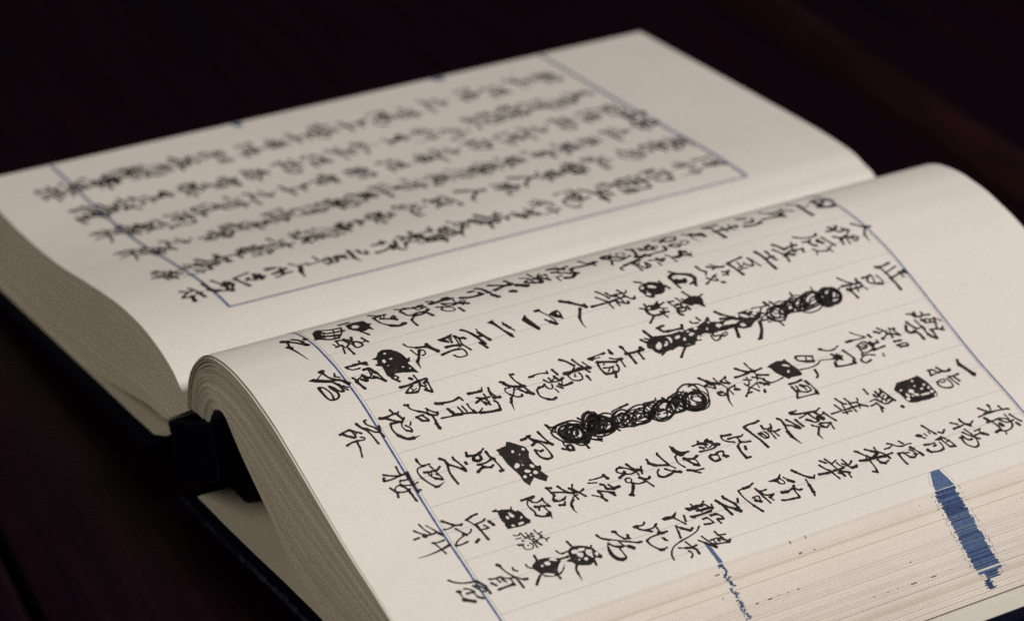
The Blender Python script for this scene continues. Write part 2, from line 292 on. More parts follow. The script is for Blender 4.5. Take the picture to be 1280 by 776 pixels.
n57 1741 3823 1751 3877 1738 3946|n52 1744 3825 1776 3859 1866 3875|n69 1860 3871 1922 3879 1977 3880|n42 1815 3858 1781 3969|n46 1863 3881 1852 3937 1836 3983 1825 4008|n48 1829 3961 1882 3968|n41 1842 3953 1854 4005 1833 4003|n68 1837 4000 1860 4010
n57 1800 3674 1800 3721 1795 3751|n51 1800 3721 1837 3696 1862 3713 1890 3781|n78 1879 3762 1891 3784|n39 1890 3781 1867 3801 1807 3786|n37 1801 3755 1839 3747 1865 3737
n46 1744 3507 1799 3551 1818 3580|n59 1819 3494 1826 3558 1833 3639|n53 1790 3629 1826 3618|n55 1802 3621 1847 3638 1867 3624|n52 1851 3515 1865 3557 1867 3624|n56 1855 3512 1887 3534 1945 3545|n39 1826 3558 1879 3539|n35 1849 3598 1867 3564|n38 1851 3635 1902 3652|n40 1866 3590 1898 3582
n42 1848 3317 1818 3352 1801 3403 1823 3438 1863 3439 1900 3420 1930 3385 1947 3341 1947 3293 1918 3266 1875 3286|n35 1935 3399 1940 3345 1930 3308 1909 3276 1866 3278 1825 3317 1807 3369 1820 3408 1847 3428 1886 3439 1932 3404|n33 1944 3335 1934 3297 1893 3298 1859 3336 1842 3377 1845 3415 1870 3438 1911 3433 1942 3391 1944 3351 1942 3314|n36 1898 3382 1885 3362 1858 3376 1842 3402 1836 3428 1846 3448 1869 3453 1893 3433 1898 3405 1898 3381 1883 3362|n44 1928 3267 1886 3260 1845 3297 1821 3338 1805 3381 1812 3422 1844 3443 1888 3434 1923 3393 1933 3349 1938 3308|n42 1827 3403 1839 3421 1857 3420 1875 3414 1890 3394 1891 3370 1879 3355 1860 3360 1844 3373 1829 3395 1833 3418|n30 1915 3302 1877 3326 1855 3359 1840 3395 1852 3426 1886 3429 1920 3404 1935 3368 1940 3333 1923 3303 1884 3318|n43 1929 3391 1924 3343 1914 3305 1880 3285 1835 3314 1810 3365 1815 3411 1839 3437 1878 3449 1922 3413 1928 3357|n38 1807 3328 1798 3366 1821 3395 1861 3387 1892 3362 1913 3330 1917 3295 1903 3264 1869 3251 1832 3273 1815 3309|n28 1871 3375 1908 3356 1939 3315 1932 3275 1902 3260 1867 3263 1831 3285 1802 3321 1788 3367 1810 3395 1851 3386|n26 1887 3358 1924 3327 1924 3285 1896 3271 1863 3272 1828 3296 1805 3336 1812 3373 1848 3374 1881 3361 1919 3334|n30 1862 3294 1849 3284 1827 3281 1809 3301 1808 3323 1818 3339 1836 3342 1859 3336 1872 3312 1862 3294 1849 3284|n38 1789 3213 1794 3281 1836 3301 1877 3294 1918 3272 1949 3217 1953 3152 1928 3105 1883 3107 1846 3138 1808 3177|n36 1916 3088 1867 3073 1824 3123 1799 3177 1790 3239 1816 3285 1865 3291 1909 3245 1921 3183 1924 3126 1900 3072|n33 1845 3140 1821 3174 1801 3206 1790 3252 1807 3287 1839 3293 1870 3275 1889 3239 1898 3199 1899 3154 1874 3126|n31 1821 3170 1804 3194 1788 3222 1788 3257 1809 3272 1834 3267 1855 3246 1867 3217 1872 3185 1862 3154 1835 3156|n27 1912 3148 1880 3119 1839 3150 1816 3196 1803 3244 1812 3292 1842 3317 1884 3305 1910 3256 1914 3208 1914 3159|n37 1834 3249 1850 3271 1872 3270 1895 3261 1911 3231 1908 3200 1888 3188 1866 3200 1845 3219 1835 3255 1854 3272|n34 1855 3159 1832 3190 1815 3221 1806 3263 1822 3295 1851 3299 1877 3278 1892 3242 1898 3204 1891 3163 1862 3154|n38 1914 3146 1921 3090 1911 3052 1894 3018 1857 3014 1821 3049 1804 3100 1817 3141 1841 3163 1875 3177 1915 3144|n30 1842 3019 1815 3056 1790 3097 1789 3148 1821 3170 1861 3160 1892 3125 1907 3081 1912 3032 1887 2997 1844 3017|n29 1897 3137 1894 3104 1888 3079 1872 3058 1845 3065 1825 3094 1818 3128 1827 3153 1843 3169 1867 3176 1893 3152|n41 1870 3079 1844 3091 1829 3115 1818 3140 1822 3166 1842 3175 1866 3163 1879 3137 1883 3112 1879 3085 1854 3082|n37 1898 3146 1921 3105 1916 3064 1904 3035 1880 3020 1849 3037 1828 3077 1832 3118 1853 3137 1877 3150 1911 3133|n29 1855 3145 1868 3120 1865 3097 1858 3081 1842 3072 1822 3082 1807 3105 1806 3129 1818 3141 1833 3149 1854 3146|n38 1810 3020 1812 3062 1839 3074 1865 3070 1891 3055 1910 3020 1912 2980 1893 2954 1864 2960 1841 2980 1816 3007|n39 1863 2963 1845 2988 1828 3015 1824 3052 1843 3072 1870 3070 1893 3051 1907 3022 1913 2990 1908 2956 1882 2948|n34 1886 3001 1867 2985 1842 3004 1829 3031 1823 3060 1835 3081 1859 3086 1881 3063 1886 3034 1887 3007 1872 2985|n30 1869 3005 1859 3019 1850 3039 1857 3057 1874 3058 1889 3048 1898 3031 1903 3011 1896 2992 1879 2994 1866 3009|n42 1837 2875 1826 2917 1823 2952 1830 2989 1866 3004 1910 2988 1942 2953 1952 2914 1942 2882 1923 2854 1883 2841|n29 1877 2849 1834 2882 1823 2927 1825 2963 1843 2994 1884 2997 1927 2972 1950 2928 1940 2892 1921 2867 1886 2848|n35 1961 2905 1939 2886 1917 2877 1888 2875 1855 2897 1840 2932 1845 2963 1867 2978 1896 2975 1927 2966 1958 2937|n40 1919 2897 1904 2888 1888 2882 1866 2888 1852 2910 1853 2931 1866 2943 1884 2943 1906 2936 1923 2916 1917 2895|n43 1856 2887 1837 2921 1837 2951 1843 2979 1872 2992 1907 2978 1928 2947 1924 2917 1910 2895 1882 2879 1846 2897|n30 1836 2945 1834 2966 1852 2972 1872 2960 1884 2943 1887 2924 1877 2909 1857 2910 1842 2929 1836 2947 1835 2967|P1842 3325 1848 3372 1887 3371 1912 3329 1893 3300|n49 1752 3112 1782 3113|n38 1758 3279 1787 3277|n39 1824 3477 1854 3419|n46 1947 2897 1992 2910|n43 1928 2827 1936 2838|n55 1779 2931 1830 2965 1872 3004|n36 1801 2967 1797 3012
P1818 2615 1796 2650 1792 2693 1789 2744 1821 2781 1835 2822 1865 2811 1888 2779 1898 2740 1933 2685 1931 2637 1916 2607 1895 2587 1902 2510 1896 2465 1861 2487 1859 2537 1871 2602 1857 2644 1839 2606;1809 2665 1827 2657 1829 2643 1826 2634 1812 2632 1795 2641 1789 2655 1793 2665;1853 2724 1852 2707 1842 2687 1823 2671 1809 2669 1809 2685 1822 2705 1839 2721;1859 2764 1860 2752 1859 2741 1853 2733 1846 2726 1841 2735 1845 2749 1851 2758;1807 2753 1812 2748 1811 2738 1806 2730 1800 2733 1794 2737 1796 2748 1801 2756;1839 2792 1847 2781 1844 2766 1837 2756 1827 2757 1823 2768 1822 2781 1828 2793;1914 2659 1911 2644 1908 2631 1894 2626 1884 2631 1881 2642 1884 2656 1900 2665;1854 2607 1863 2588 1865 2560 1857 2531 1842 2526 1835 2550 1834 2575 1840 2606|n48 1766 2547 1819 2619|n59 1802 2524 1811 2567 1827 2614|n31 1794 2773 1792 2808 1801 2851|n41 1877 2790 1824 2833 1803 2858 1801 2909|n75 1771 2891 1805 2906|n46 1847 2814 1858 2848 1859 2880|n48 1904 2785 1910 2831 1891 2859|n34 1896 2790 1877 2819 1865 2868|n71 1899 2585 1981 2561|n74 1909 2770 1976 2743 2035 2697|n56 2039 2679 2041 2701|n25 1926 2455 1914 2502 1935 2497 1935 2453|n50 1935 2453 1941 2473
n69 1737 2074 1731 2110|n57 1729 2107 1731 2130|n71 1736 2083 1775 2099 1784 2141|n56 1784 2141 1791 2232|n70 1764 2249 1796 2233|P1833 1938 1796 1984 1790 2019 1802 2083 1810 2133 1806 2207 1812 2251 1805 2288 1811 2332 1796 2373 1784 2421 1805 2456 1821 2503 1819 2553 1816 2603 1830 2643 1834 2600 1834 2543 1861 2510 1877 2613 1903 2605 1898 2519 1894 2465 1901 2404 1880 2369 1879 2338 1906 2305 1926 2309 1920 2265 1938 2246;1864 2508 1871 2495 1867 2475 1852 2465 1837 2466 1832 2482 1839 2498 1850 2507;1806 2444 1809 2435 1812 2427 1808 2422 1800 2426 1795 2432 1793 2439 1798 2443;1851 2401 1857 2395 1860 2387 1853 2386 1846 2385 1842 2393 1838 2401 1844 2402;1823 2337 1829 2327 1833 2316 1829 2307 1820 2306 1811 2314 1812 2326 1815 2335;1856 2293 1863 2279 1871 2263 1864 2249 1855 2248 1847 2257 1841 2274 1848 2285;1883 2211 1890 2203 1892 2195 1887 2188 1876 2191 1866 2200 1866 2210 1874 2213;1849 2185 1857 2175 1861 2161 1858 2146 1848 2142 1840 2154 1836 2170 1838 2186;1815 2232 1817 2223 1817 2216 1814 2209 1807 2210 1803 2216 1803 2225 1808 2232;1871 2110 1890 2092 1878 2066 1851 2062 1829 2070 1823 2092 1829 2115 1853 2120;1852 2045 1870 2024 1865 2011 1852 2008 1833 2026 1814 2046 1822 2055 1834 2056;1816 2079 1819 2065 1818 2046 1813 2031 1807 2019 1805 2036 1805 2052 1809 2075;1831 2267 1835 2260 1835 2253 1832 2247 1825 2248 1820 2254 1821 2262 1825 2267;1911 2305 1915 2289 1909 2283 1900 2284 1888 2292 1880 2307 1884 2317 1896 2316|n51 1740 2376 1773 2388|n58 1765 2449 1791 2441|n44 1754 2319 1774 2323 1784 2365|n37 1784 2421 1770 2438|n37 1905 2386 1953 2388 1958 2417|n42 1901 2404 1922 2408 1925 2446 1956 2426|n30 1927 2452 1915 2500 1937 2495 1937 2454|n58 1909 2581 1981 2556|n55 1732 1975 1791 1995|n52 1793 1919 1815 1941 1822 1976|n76 1736 2524 1770 2551|n54 1764 2547 1819 2610|n60 1726 1977 1792 2001|n57 1787 1918 1823 1943|n47 1788 1948 1807 1976|P1839 1933 1804 1970 1797 2031 1802 2074 1839 2099 1894 2097 1931 2067 1935 2025 1937 1976 1910 1953 1881 1947 1868 1924;1884 2024 1901 2003 1901 1985 1886 1978 1863 1990 1839 2012 1847 2028 1861 2034;1880 2073 1891 2058 1892 2047 1885 2040 1866 2051 1856 2066 1855 2076 1863 2081|n46 1933 2018 1949 1985|n51 1933 2174 2008 2096|P1888 2098 1894 2142 1929 2192 1939 2249 1942 2176 1917 2128 1934 2070
P1327 2414 1300 2456 1308 2491 1331 2542 1354 2584 1400 2595 1456 2562 1481 2554 1470 2541 1449 2546 1449 2514 1439 2520 1422 2564 1390 2569 1356 2542 1329 2494 1325 2456 1341 2433 1362 2440 1379 2453 1358 2459 1382 2475 1385 2498 1377 2520 1406 2521 1426 2500 1414 2455 1407 2435 1465 2439 1459 2430 1414 2423|n56 1273 2458 1308 2491
P1355 2170 1334 2195 1323 2227 1320 2273 1342 2315 1372 2345 1411 2344 1447 2320 1462 2287 1454 2236 1477 2222 1474 2199 1450 2174 1418 2171 1385 2159;1366 2208 1374 2198 1377 2187 1369 2181 1356 2184 1349 2195 1346 2206 1356 2208;1393 2288 1396 2276 1388 2256 1371 2234 1358 2237 1354 2251 1365 2274 1382 2288;1410 2209 1414 2206 1416 2200 1411 2198 1406 2199 1403 2204 1401 2209 1405 2212;1445 2213 1449 2204 1444 2192 1434 2184 1424 2185 1420 2196 1423 2209 1435 2219|n62 1283 2184 1313 2221|n47 1338 2338 1376 2342|n64 1396 2349 1431 2367
P1539 2110 1529 2140 1541 2172 1513 2214 1544 2207 1556 2211 1580 2188 1584 2154 1578 2125 1566 2109;1560 2135 1566 2129 1565 2121 1561 2116 1553 2116 1546 2124 1546 2134 1553 2136|n53 1536 2068 1557 2099|n53 1509 2117 1551 2111|n68 1557 2099 1599 2096 1628 2118 1634 2162 1625 2207|n43 1625 2207 1588 2207 1578 2197|n51 1609 2178 1630 2220 1629 2233|n48 1555 2208 1540 2249|n40 1590 2214 1600 2239|n49 1633 2115 1683 2056|n42 1638 2187 1676 2199
P1590 2358 1569 2388 1557 2444 1558 2476 1582 2509 1609 2508 1649 2490 1673 2491 1668 2478 1640 2463 1628 2430 1635 2406 1611 2385|n56 1493 2424 1555 2445|n44 1577 2496 1562 2538|n44 1531 2347 1569 2359 1595 2355|n43 1543 2276 1586 2288 1632 2299|n48 1549 2279 1553 2317|n63 1593 2308 1594 2339 1625 2336 1624 2304|n49 1632 2299 1659 2314 1660 2346 1632 2355 1631 2324|n74 1649 2288 1681 2292|n61 1683 2299 1691 2306|n69 1628 2374 1661 2377|n46 1555 2380 1583 2395
n82 1798 1759 1810 1767|n47 1804 1763 1858 1773|n69 1863 1759 1868 1815 1866 1878|n109 1849 1881 1865 1887|n59 1879 1780 1955 1786|n50 1875 1849 1941 1853
n53 1823 1509 1823 1547|n76 1822 1509 1834 1526|n35 1818 1519 1812 1584 1809 1628|n63 1813 1614 1810 1632|n27 1834 1526 1832 1588|n56 1796 1671 1835 1679|n74 1818 1669 1829 1674|n40 1859 1641 1882 1682 1886 1718|n81 1888 1686 1890 1716|n39 1899 1703 1958 1703|n62 1862 1543 1880 1606 1902 1670|n50 1864 1546 1916 1539 1965 1549|n67 1965 1549 1976 1581 1972 1622|n45 1979 1617 1971 1645 1948 1659 1921 1659|n43 1919 1560 1930 1607 1929 1631|n33 1930 1607 1956 1577|n31 1927 1625 1967 1609|n29 1875 1593 1901 1575|n61 1979 1617 2014 1601
n56 1764 1322 1788 1353 1842 1391|n48 1789 1402 1833 1418 1867 1437|n39 1830 1455 1886 1480|n80 1879 1294 1880 1354 1876 1409|n93 1876 1409 1886 1480|n36 1892 1309 1940 1319 1959 1354|n40 1959 1354 1954 1387 1921 1395 1900 1388|n41 1896 1322 1872 1358 1854 1384|n29 1901 1364 1922 1345 1923 1360|n49 1893 1445 1921 1460|n64 1941 1425 1960 1429|n40 1960 1429 1983 1431
n62 1831 1067 1831 1095|n35 1827 1097 1825 1143 1839 1196|n40 1821 1198 1843 1194|n56 1821 1236 1872 1252|n44 1879 1143 1909 1164 1912 1199|n38 1874 1180 1916 1197 1919 1256|n57 1875 1221 1912 1237 1906 1271|n30 1915 1168 1888 1221|n48 1925 1080 1925 1117 1912 1132|n45 1934 1067 1925 1117|n41 1940 1060 1993 1057 2026 1090|n62 2026 1090 2041 1120 2033 1150|n37 1929 1130 1954 1138 1959 1165 1927 1176|n59 1942 1220 1964 1245 1959 1309|n49 1953 1199 1981 1228|n29 1919 1256 1964 1231|n32 1967 1176 2002 1186
n45 2179 3783 2189 3819|n61 2189 3819 2226 3837 2180 3843|n37 2222 3839 2224 3890|n48 2196 3892 2223 3899 2233 3944|n42 2223 3899 2233 3858|n89 2257 3858 2272 3873|n38 2258 3875 2263 3905 2295 3900 2284 3865|n38 2270 3910 2276 3957 2306 3988|n47 2266 3956 2325 3931 2362 3913|n54 2290 3913 2309 3942|n48 2350 3862 2358 3916 2383 3960|n49 2376 3939 2352 3969|n42 2241 3809 2298 3821 2376 3826|n77 2376 3826 2405 3840 2428 3867|n57 2428 3867 2382 3873 2352 3869|n65 2238 3742 2271 3754 2312 3777|n69 2264 3720 2296 3702|n71 2300 3699 2329 3713 2330 3746|n71 2323 3752 2358 3770 2407 3774|n73 2304 3825 2334 3830|n41 2312 3777 2312 3820
n49 2219 3512 2253 3544 2268 3559|n63 2239 3473 2251 3495 2263 3503|n30 2261 3496 2253 3544|n42 2268 3559 2297 3531 2308 3494|n65 2308 3494 2315 3501|n56 2283 3549 2300 3597 2321 3633|n46 2248 3586 2263 3631|n51 2257 3626 2276 3613|n33 2259 3591 2300 3571|n56 2293 3576 2324 3571|n44 2276 3613 2311 3632|n76 2309 3625 2320 3630|n56 2357 3557 2362 3613|n53 2391 3559 2411 3588 2417 3635|n39 2417 3635 2393 3635 2390 3569|n50 2407 3578 2416 3576
n33 2189 3309 2224 3344 2257 3389|n72 2255 3239 2255 3281|n37 2255 3281 2261 3353 2259 3392|n74 2250 3419 2271 3426|n40 2308 3283 2290 3342 2299 3369|n42 2311 3294 2333 3329 2322 3353|n30 2305 3331 2324 3360 2345 3338 2341 3298|n81 2308 3396 2338 3401|n53 2328 3400 2327 3451|n49 2307 3448 2330 3449|n48 2299 3369 2376 3401|n48 2376 3375 2373 3420 2368 3477|n42 2321 3295 2369 3297 2375 3343 2361 3386|n37 2369 3297 2389 3274 2393 3313 2415 3365|n38 2393 3313 2399 3276 2421 3244|n48 2421 3244 2452 3265 2440 3315|n32 2417 3427 2442 3415 2441 3427
n66 2249 3022 2251 3037|n41 2254 3031 2279 3077 2281 3125|n35 2281 3125 2262 3167|n64 2312 3080 2352 3102|n61 2347 3073 2369 3124|n80 2327 3111 2357 3116|n46 2334 3131 2379 3126|n36 2365 3085 2349 3146|n53 2307 3174 2367 3201 2403 3210|n78 2411 3192 2427 3198|n45 2429 3192 2425 3111 2412 3054|n86 2390 3061 2411 3055|n40 2376 3062 2368 3092
n50 2254 2826 2285 2834 2308 2876|n43 2248 2834 2262 2890 2286 2948|n36 2267 2903 2314 2880|n77 2311 2883 2323 2932|n38 2323 2932 2280 2944|n31 2355 2796 2362 2857 2361 2907 2349 2956|n26 2349 2956 2334 2978 2353 3077|n63 2389 2897 2412 2894|n51 2408 2897 2438 2889 2450 2871
P2264 2596 2250 2637 2241 2691 2251 2734 2238 2749 2269 2759 2305 2772 2339 2790 2363 2791 2384 2798 2401 2783 2396 2745 2394 2706 2400 2686 2382 2673 2368 2658 2338 2637 2310 2623 2281 2617;2308 2755 2308 2741 2299 2722 2288 2703 2281 2708 2279 2716 2284 2734 2296 2745;2345 2726 2352 2720 2353 2711 2347 2706 2340 2710 2334 2715 2332 2725 2338 2729
n53 2438 2661 2439 2718 2431 2763|n58 2462 2666 2516 2675|n49 2512 2678 2557 2648|n36 2557 2648 2561 2726 2565 2804|n73 2549 2799 2569 2802|n40 2448 2785 2499 2800 2558 2809|n30 2443 2771 2485 2785|n38 2464 2697 2511 2702 2533 2737|n44 2533 2737 2528 2777 2494 2771 2481 2747|n83 2470 2729 2483 2741|n41 2519 2697 2497 2687|n33 2465 2741 2518 2747
n62 2205 2387 2229 2412 2254 2444|n75 2256 2443 2268 2499|n47 2266 2501 2261 2560|n43 2186 2472 2225 2479 2262 2495|n53 2271 2346 2271 2401 2266 2453|n54 2298 2497 2325 2572|n30 2272 2497 2307 2491|n39 2304 2389 2325 2439|n45 2304 2457 2326 2495 2347 2529|n41 2336 2377 2363 2391 2390 2414 2422 2442|n35 2292 2420 2336 2416 2356 2396|n35 2386 2377 2372 2417 2354 2469|n30 2352 2462 2399 2456|n44 2433 2331 2414 2355 2413 2391|n40 2414 2355 2388 2383|n65 2362 2480 2394 2532|n52 2352 2518 2385 2546|n33 2390 2494 2387 2512|n32 2385 2546 2388 2583 2376 2656|n66 2426 2479 2441 2472|n40 2299 2496 2339 2479
n61 2196 2113 2220 2132 2243 2157|n75 2238 2144 2265 2183 2282 2220|n38 2228 2206 2267 2214|n56 2255 2166 2268 2118|n40 2268 2118 2307 2173|n49 2307 2173 2282 2180 2270 2156|n38 2266 2238 2243 2292|n37 2243 2292 2265 2274 2301 2287|n61 2266 2238 2284 2250 2301 2287|n30 2284 2226 2334 2251 2392 2262|n41 2336 2257 2327 2311|n34 2323 2313 2342 2301 2368 2325|n67 2357 2292 2367 2321|n86 2347 2171 2346 2196|n45 2358 2165 2374 2186 2376 2217|n40 2342 2198 2366 2215|n53 2341 2246 2386 2218|t52 2382 2221 2426 2205 2471 2204
n42 2337 2054 2388 2040 2429 1990 2418 1928 2377 1892 2329 1879 2280 1892 2238 1930 2213 1988 2232 2048 2287 2064|n32 2237 2007 2234 2075 2287 2113 2348 2096 2394 2062 2425 2013 2426 1953 2397 1899 2338 1878 2284 1913 2258 1963|n34 2371 1897 2308 1920 2284 1982 2281 2037 2308 2083 2366 2090 2421 2052 2433 1990 2414 1945 2380 1900 2315 1913|n38 2264 2026 2299 2061 2343 2055 2376 2037 2405 2010 2412 1966 2394 1923 2355 1900 2314 1910 2290 1942 2271 1976|n31 2374 2037 2408 2028 2425 1989 2405 1951 2374 1932 2341 1929 2313 1948 2295 1982 2304 2025 2340 2041 2371 2037|n37 2357 1955 2327 1939 2299 1956 2292 1988 2295 2018 2308 2046 2334 2062 2365 2063 2389 2042 2389 2007 2374 1982|n31 2333 1974 2308 1992 2304 2020 2306 2047 2327 2068 2355 2066 2374 2044 2370 2015 2358 1992 2333 1974 2308 1993|n33 2300 1954 2293 1988 2288 2024 2307 2063 2346 2075 2379 2061 2398 2030 2397 1994 2385 1958 2356 1926 2316 1928|n26 2373 2004 2361 1991 2346 1979 2328 1983 2320 2002 2324 2021 2337 2034 2353 2039 2372 2035 2378 2014 2366 1997|n38 2298 1797 2274 1844 2259 1884 2254 1931 2284 1962 2333 1958 2376 1928 2400 1884 2400 1843 2391 1803 2358 1772|n37 2314 1810 2297 1849 2288 1892 2319 1918 2364 1903 2394 1867 2400 1827 2389 1789 2348 1778 2311 1816 2295 1854|n37 2345 1925 2369 1896 2358 1865 2336 1850 2309 1847 2282 1867 2270 1901 2288 1927 2315 1929 2344 1926 2369 1898|n38 2359 1911 2383 1898 2390 1870 2376 1854 2358 1847 2336 1851 2316 1870 2306 1896 2319 1914 2341 1914 2362 1911|n35 2279 1877 2272 1918 2301 1942 2338 1932 2368 1912 2389 1882 2392 1845 2377 1813 2341 1803 2309 1828 2290 1857|n36 2285 1901 2306 1896 2324 1888 2339 1869 2335 1848 2318 1840 2298 1847 2284 1862 2273 1885 2285 1901 2306 1896|n42 2348 1651 2313 1698 2289 1744 2284 1805 2320 1841 2368 1833 2402 1788 2412 1735 2409 1675 2369 1643 2323 1679|n32 2273 1759 2287 1814 2333 1822 2374 1811 2414 1780 2431 1725 2417 1674 2374 1660 2333 1686 2297 1718 2271 1776|n29 2372 1718 2362 1685 2330 1676 2301 1703 2287 1738 2284 1772 2296 1801 2321 1817 2354 1811 2375 1775 2374 1740|n30 2337 1743 2347 1765 2366 1768 2383 1764 2400 1749 2406 1724 2399 1701 2381 1694 2364 1704 2348 1718 2337 1743|n43 2364 1677 2326 1718 2302 1759 2296 1812 2331 1840 2378 1828 2409 1785 2417 1739 2411 1688 2365 1676 2327 1717|n31 2308 1754 2297 1769 2292 1791 2303 1807 2320 1808 2335 1800 2347 1786 2353 1767 2352 1746 2339 1733 2321 1739|n30 2332 1697 2302 1713 2285 1742 2273 1770 2278 1802 2301 1817 2331 1809 2350 1780 2353 1751 2353 1719 2331 1697|n33 2377 1622 2349 1612 2318 1629 2289 1651 2269 1688 2274 1721 2301 1729 2333 1707 2356 1678 2377 1639 2364 1610|n29 2348 1699 2362 1671 2371 1638 2353 1620 2322 1629 2296 1651 2280 1681 2277 1710 2285 1736 2314 1738 2342 1710|n27 2332 1692 2345 1665 2355 1639 2347 1617 2321 1620 2297 1640 2285 1666 2286 1690 2298 1709 2326 1699 2343 1671|n42 2392 1467 2341 1448 2296 1500 2269 1557 2261 1626 2291 1677 2343 1682 2385 1629 2396 1564 2400 1496 2366 1444|n30 2350 1648 2390 1614 2394 1548 2380 1501 2353 1471 2315 1483 2285 1534 2289 1596 2315 1625 2346 1648 2387 1620|n34 2405 1591 2401 1551 2388 1513 2354 1513 2328 1552 2322 1597 2337 1630 2363 1651 2398 1628 2404 1579 2400 1540|n43 2354 1553 2353 1531 2348 1508 2332 1500 2316 1515 2307 1538 2306 1563 2313 1582 2325 1596 2342 1595 2354 1570|n31 2284 1606 2301 1650 2333 1657 2363 1653 2394 1624 2405 1574 2392 1530 2360 1520 2331 1539 2300 1565 2284 1618|n37 2363 1547 2354 1528 2338 1534 2328 1552 2322 1573 2323 1595 2332 1611 2346 1615 2359 1598 2362 1576 2363 1555|n30 2343 1653 2374 1646 2387 1598 2378 1559 2360 1535 2332 1538 2307 1570 2306 1618 2327 1640 2349 1656 2379 1638|n38 2309 1548 2351 1554 2388 1503 2389 1444 2374 1402 2343 1382 2303 1394 2265 1438 2259 1499 2286 1530 2314 1551|n33 2361 1506 2373 1463 2370 1429 2365 1397 2345 1378 2318 1390 2296 1422 2290 1462 2300 1491 2314 1513 2338 1525|n33 2294 1440 2282 1485 2305 1510 2332 1510 2359 1497 2380 1462 2383 1419 2362 1395 2333 1407 2308 1425 2283 1462|n34 2345 1437 2345 1417 2340 1396 2322 1394 2305 1410 2296 1432 2297 1453 2305 1469 2321 1477 2339 1462 2345 1437|n29 2274 1436 2256 1483 2274 1517 2302 1521 2329 1508 2351 1471 2357 1424 2337 1394 2307 1406 2282 1427 2258 1467|n35 2297 1499 2308 1503 2322 1505 2335 1490 2339 1469 2334 1453 2323 1446 2310 1449 2296 1458 2286 1479 2292 1496|n42 2288 1270 2260 1310 2246 1373 2275 1422 2319 1429 2360 1411 2390 1373 2405 1320 2403 1260 2373 1215 2326 1223|n44 2389 1370 2386 1306 2370 1262 2339 1225 2293 1237 2261 1288 2261 1348 2289 1385 2324 1409 2374 1398 2392 1333|n30 2357 1244 2324 1246 2304 1278 2292 1310 2292 1348 2312 1374 2343 1376 2367 1348 2371 1311 2371 1276 2354 1242|n42 2376 1314 2361 1289 2334 1298 2319 1325 2313 1353 2321 1379 2342 1392 2368 1382 2379 1351 2377 1325 2370 1297|n43 2380 1270 2365 1226 2323 1223 2294 1264 2282 1310 2293 1352 2323 1378 2365 1370 2386 1321 2381 1278 2370 1233|n43 2379 1338 2375 1317 2361 1303 2344 1315 2336 1337 2337 1359 2347 1376 2364 1384 2380 1369 2380 1344 2377 1324|n31 2360 1386 2384 1356 2378 1316 2364 1289 2341 1276 2314 1292 2300 1330 2312 1364 2334 1378 2361 1386 2384 1354|n45 2380 1314 2370 1275 2351 1236 2309 1234 2277 1274 2266 1323 2281 1362 2309 1387 2352 1389 2381 1342 2375 1295|n38 2249 1272 2234 1311 2269 1321 2309 1305 2344 1279 2360 1244 2350 1215 2310 1218 2275 1247 2245 1277 2236 1315|n28 2264 1264 2248 1292 2259 1312 2289 1310 2316 1297 2339 1279 2353 1254 2354 1230 2337 1215 2306 1223 2283 1244|n38 2272 1254 2256 1275 2244 1299 2257 1316 2285 1311 2310 1294 2323 1271 2326 1249 2312 1233 2282 1244 2263 1266|n33 2291 1243 2279 1257 2274 1274 2291 1278 2311 1269 2326 1255 2333 1240 2331 1226 2313 1225 2294 1239 2282 1253|P2353 1936 2389 1961 2390 2015 2393 2051 2427 2007 2426 1953 2400 1915|P2276 1866 2280 1903 2323 1900 2361 1853 2330 1841|n34 2231 1932 2257 1916|n34 2247 1756 2270 1746|n44 2262 1658 2267 1748|n59 2261 1797 2285 1814|n50 2271 1838 2276 1866|n34 2257 1425 2247 1446 2241 1495|n53 2241 1495 2232 1558|n37 2266 1656 2288 1643|n37 2386 1395 2402 1401|n37 2404 1197 2426 1259|n37 2410 1238 2440 1251
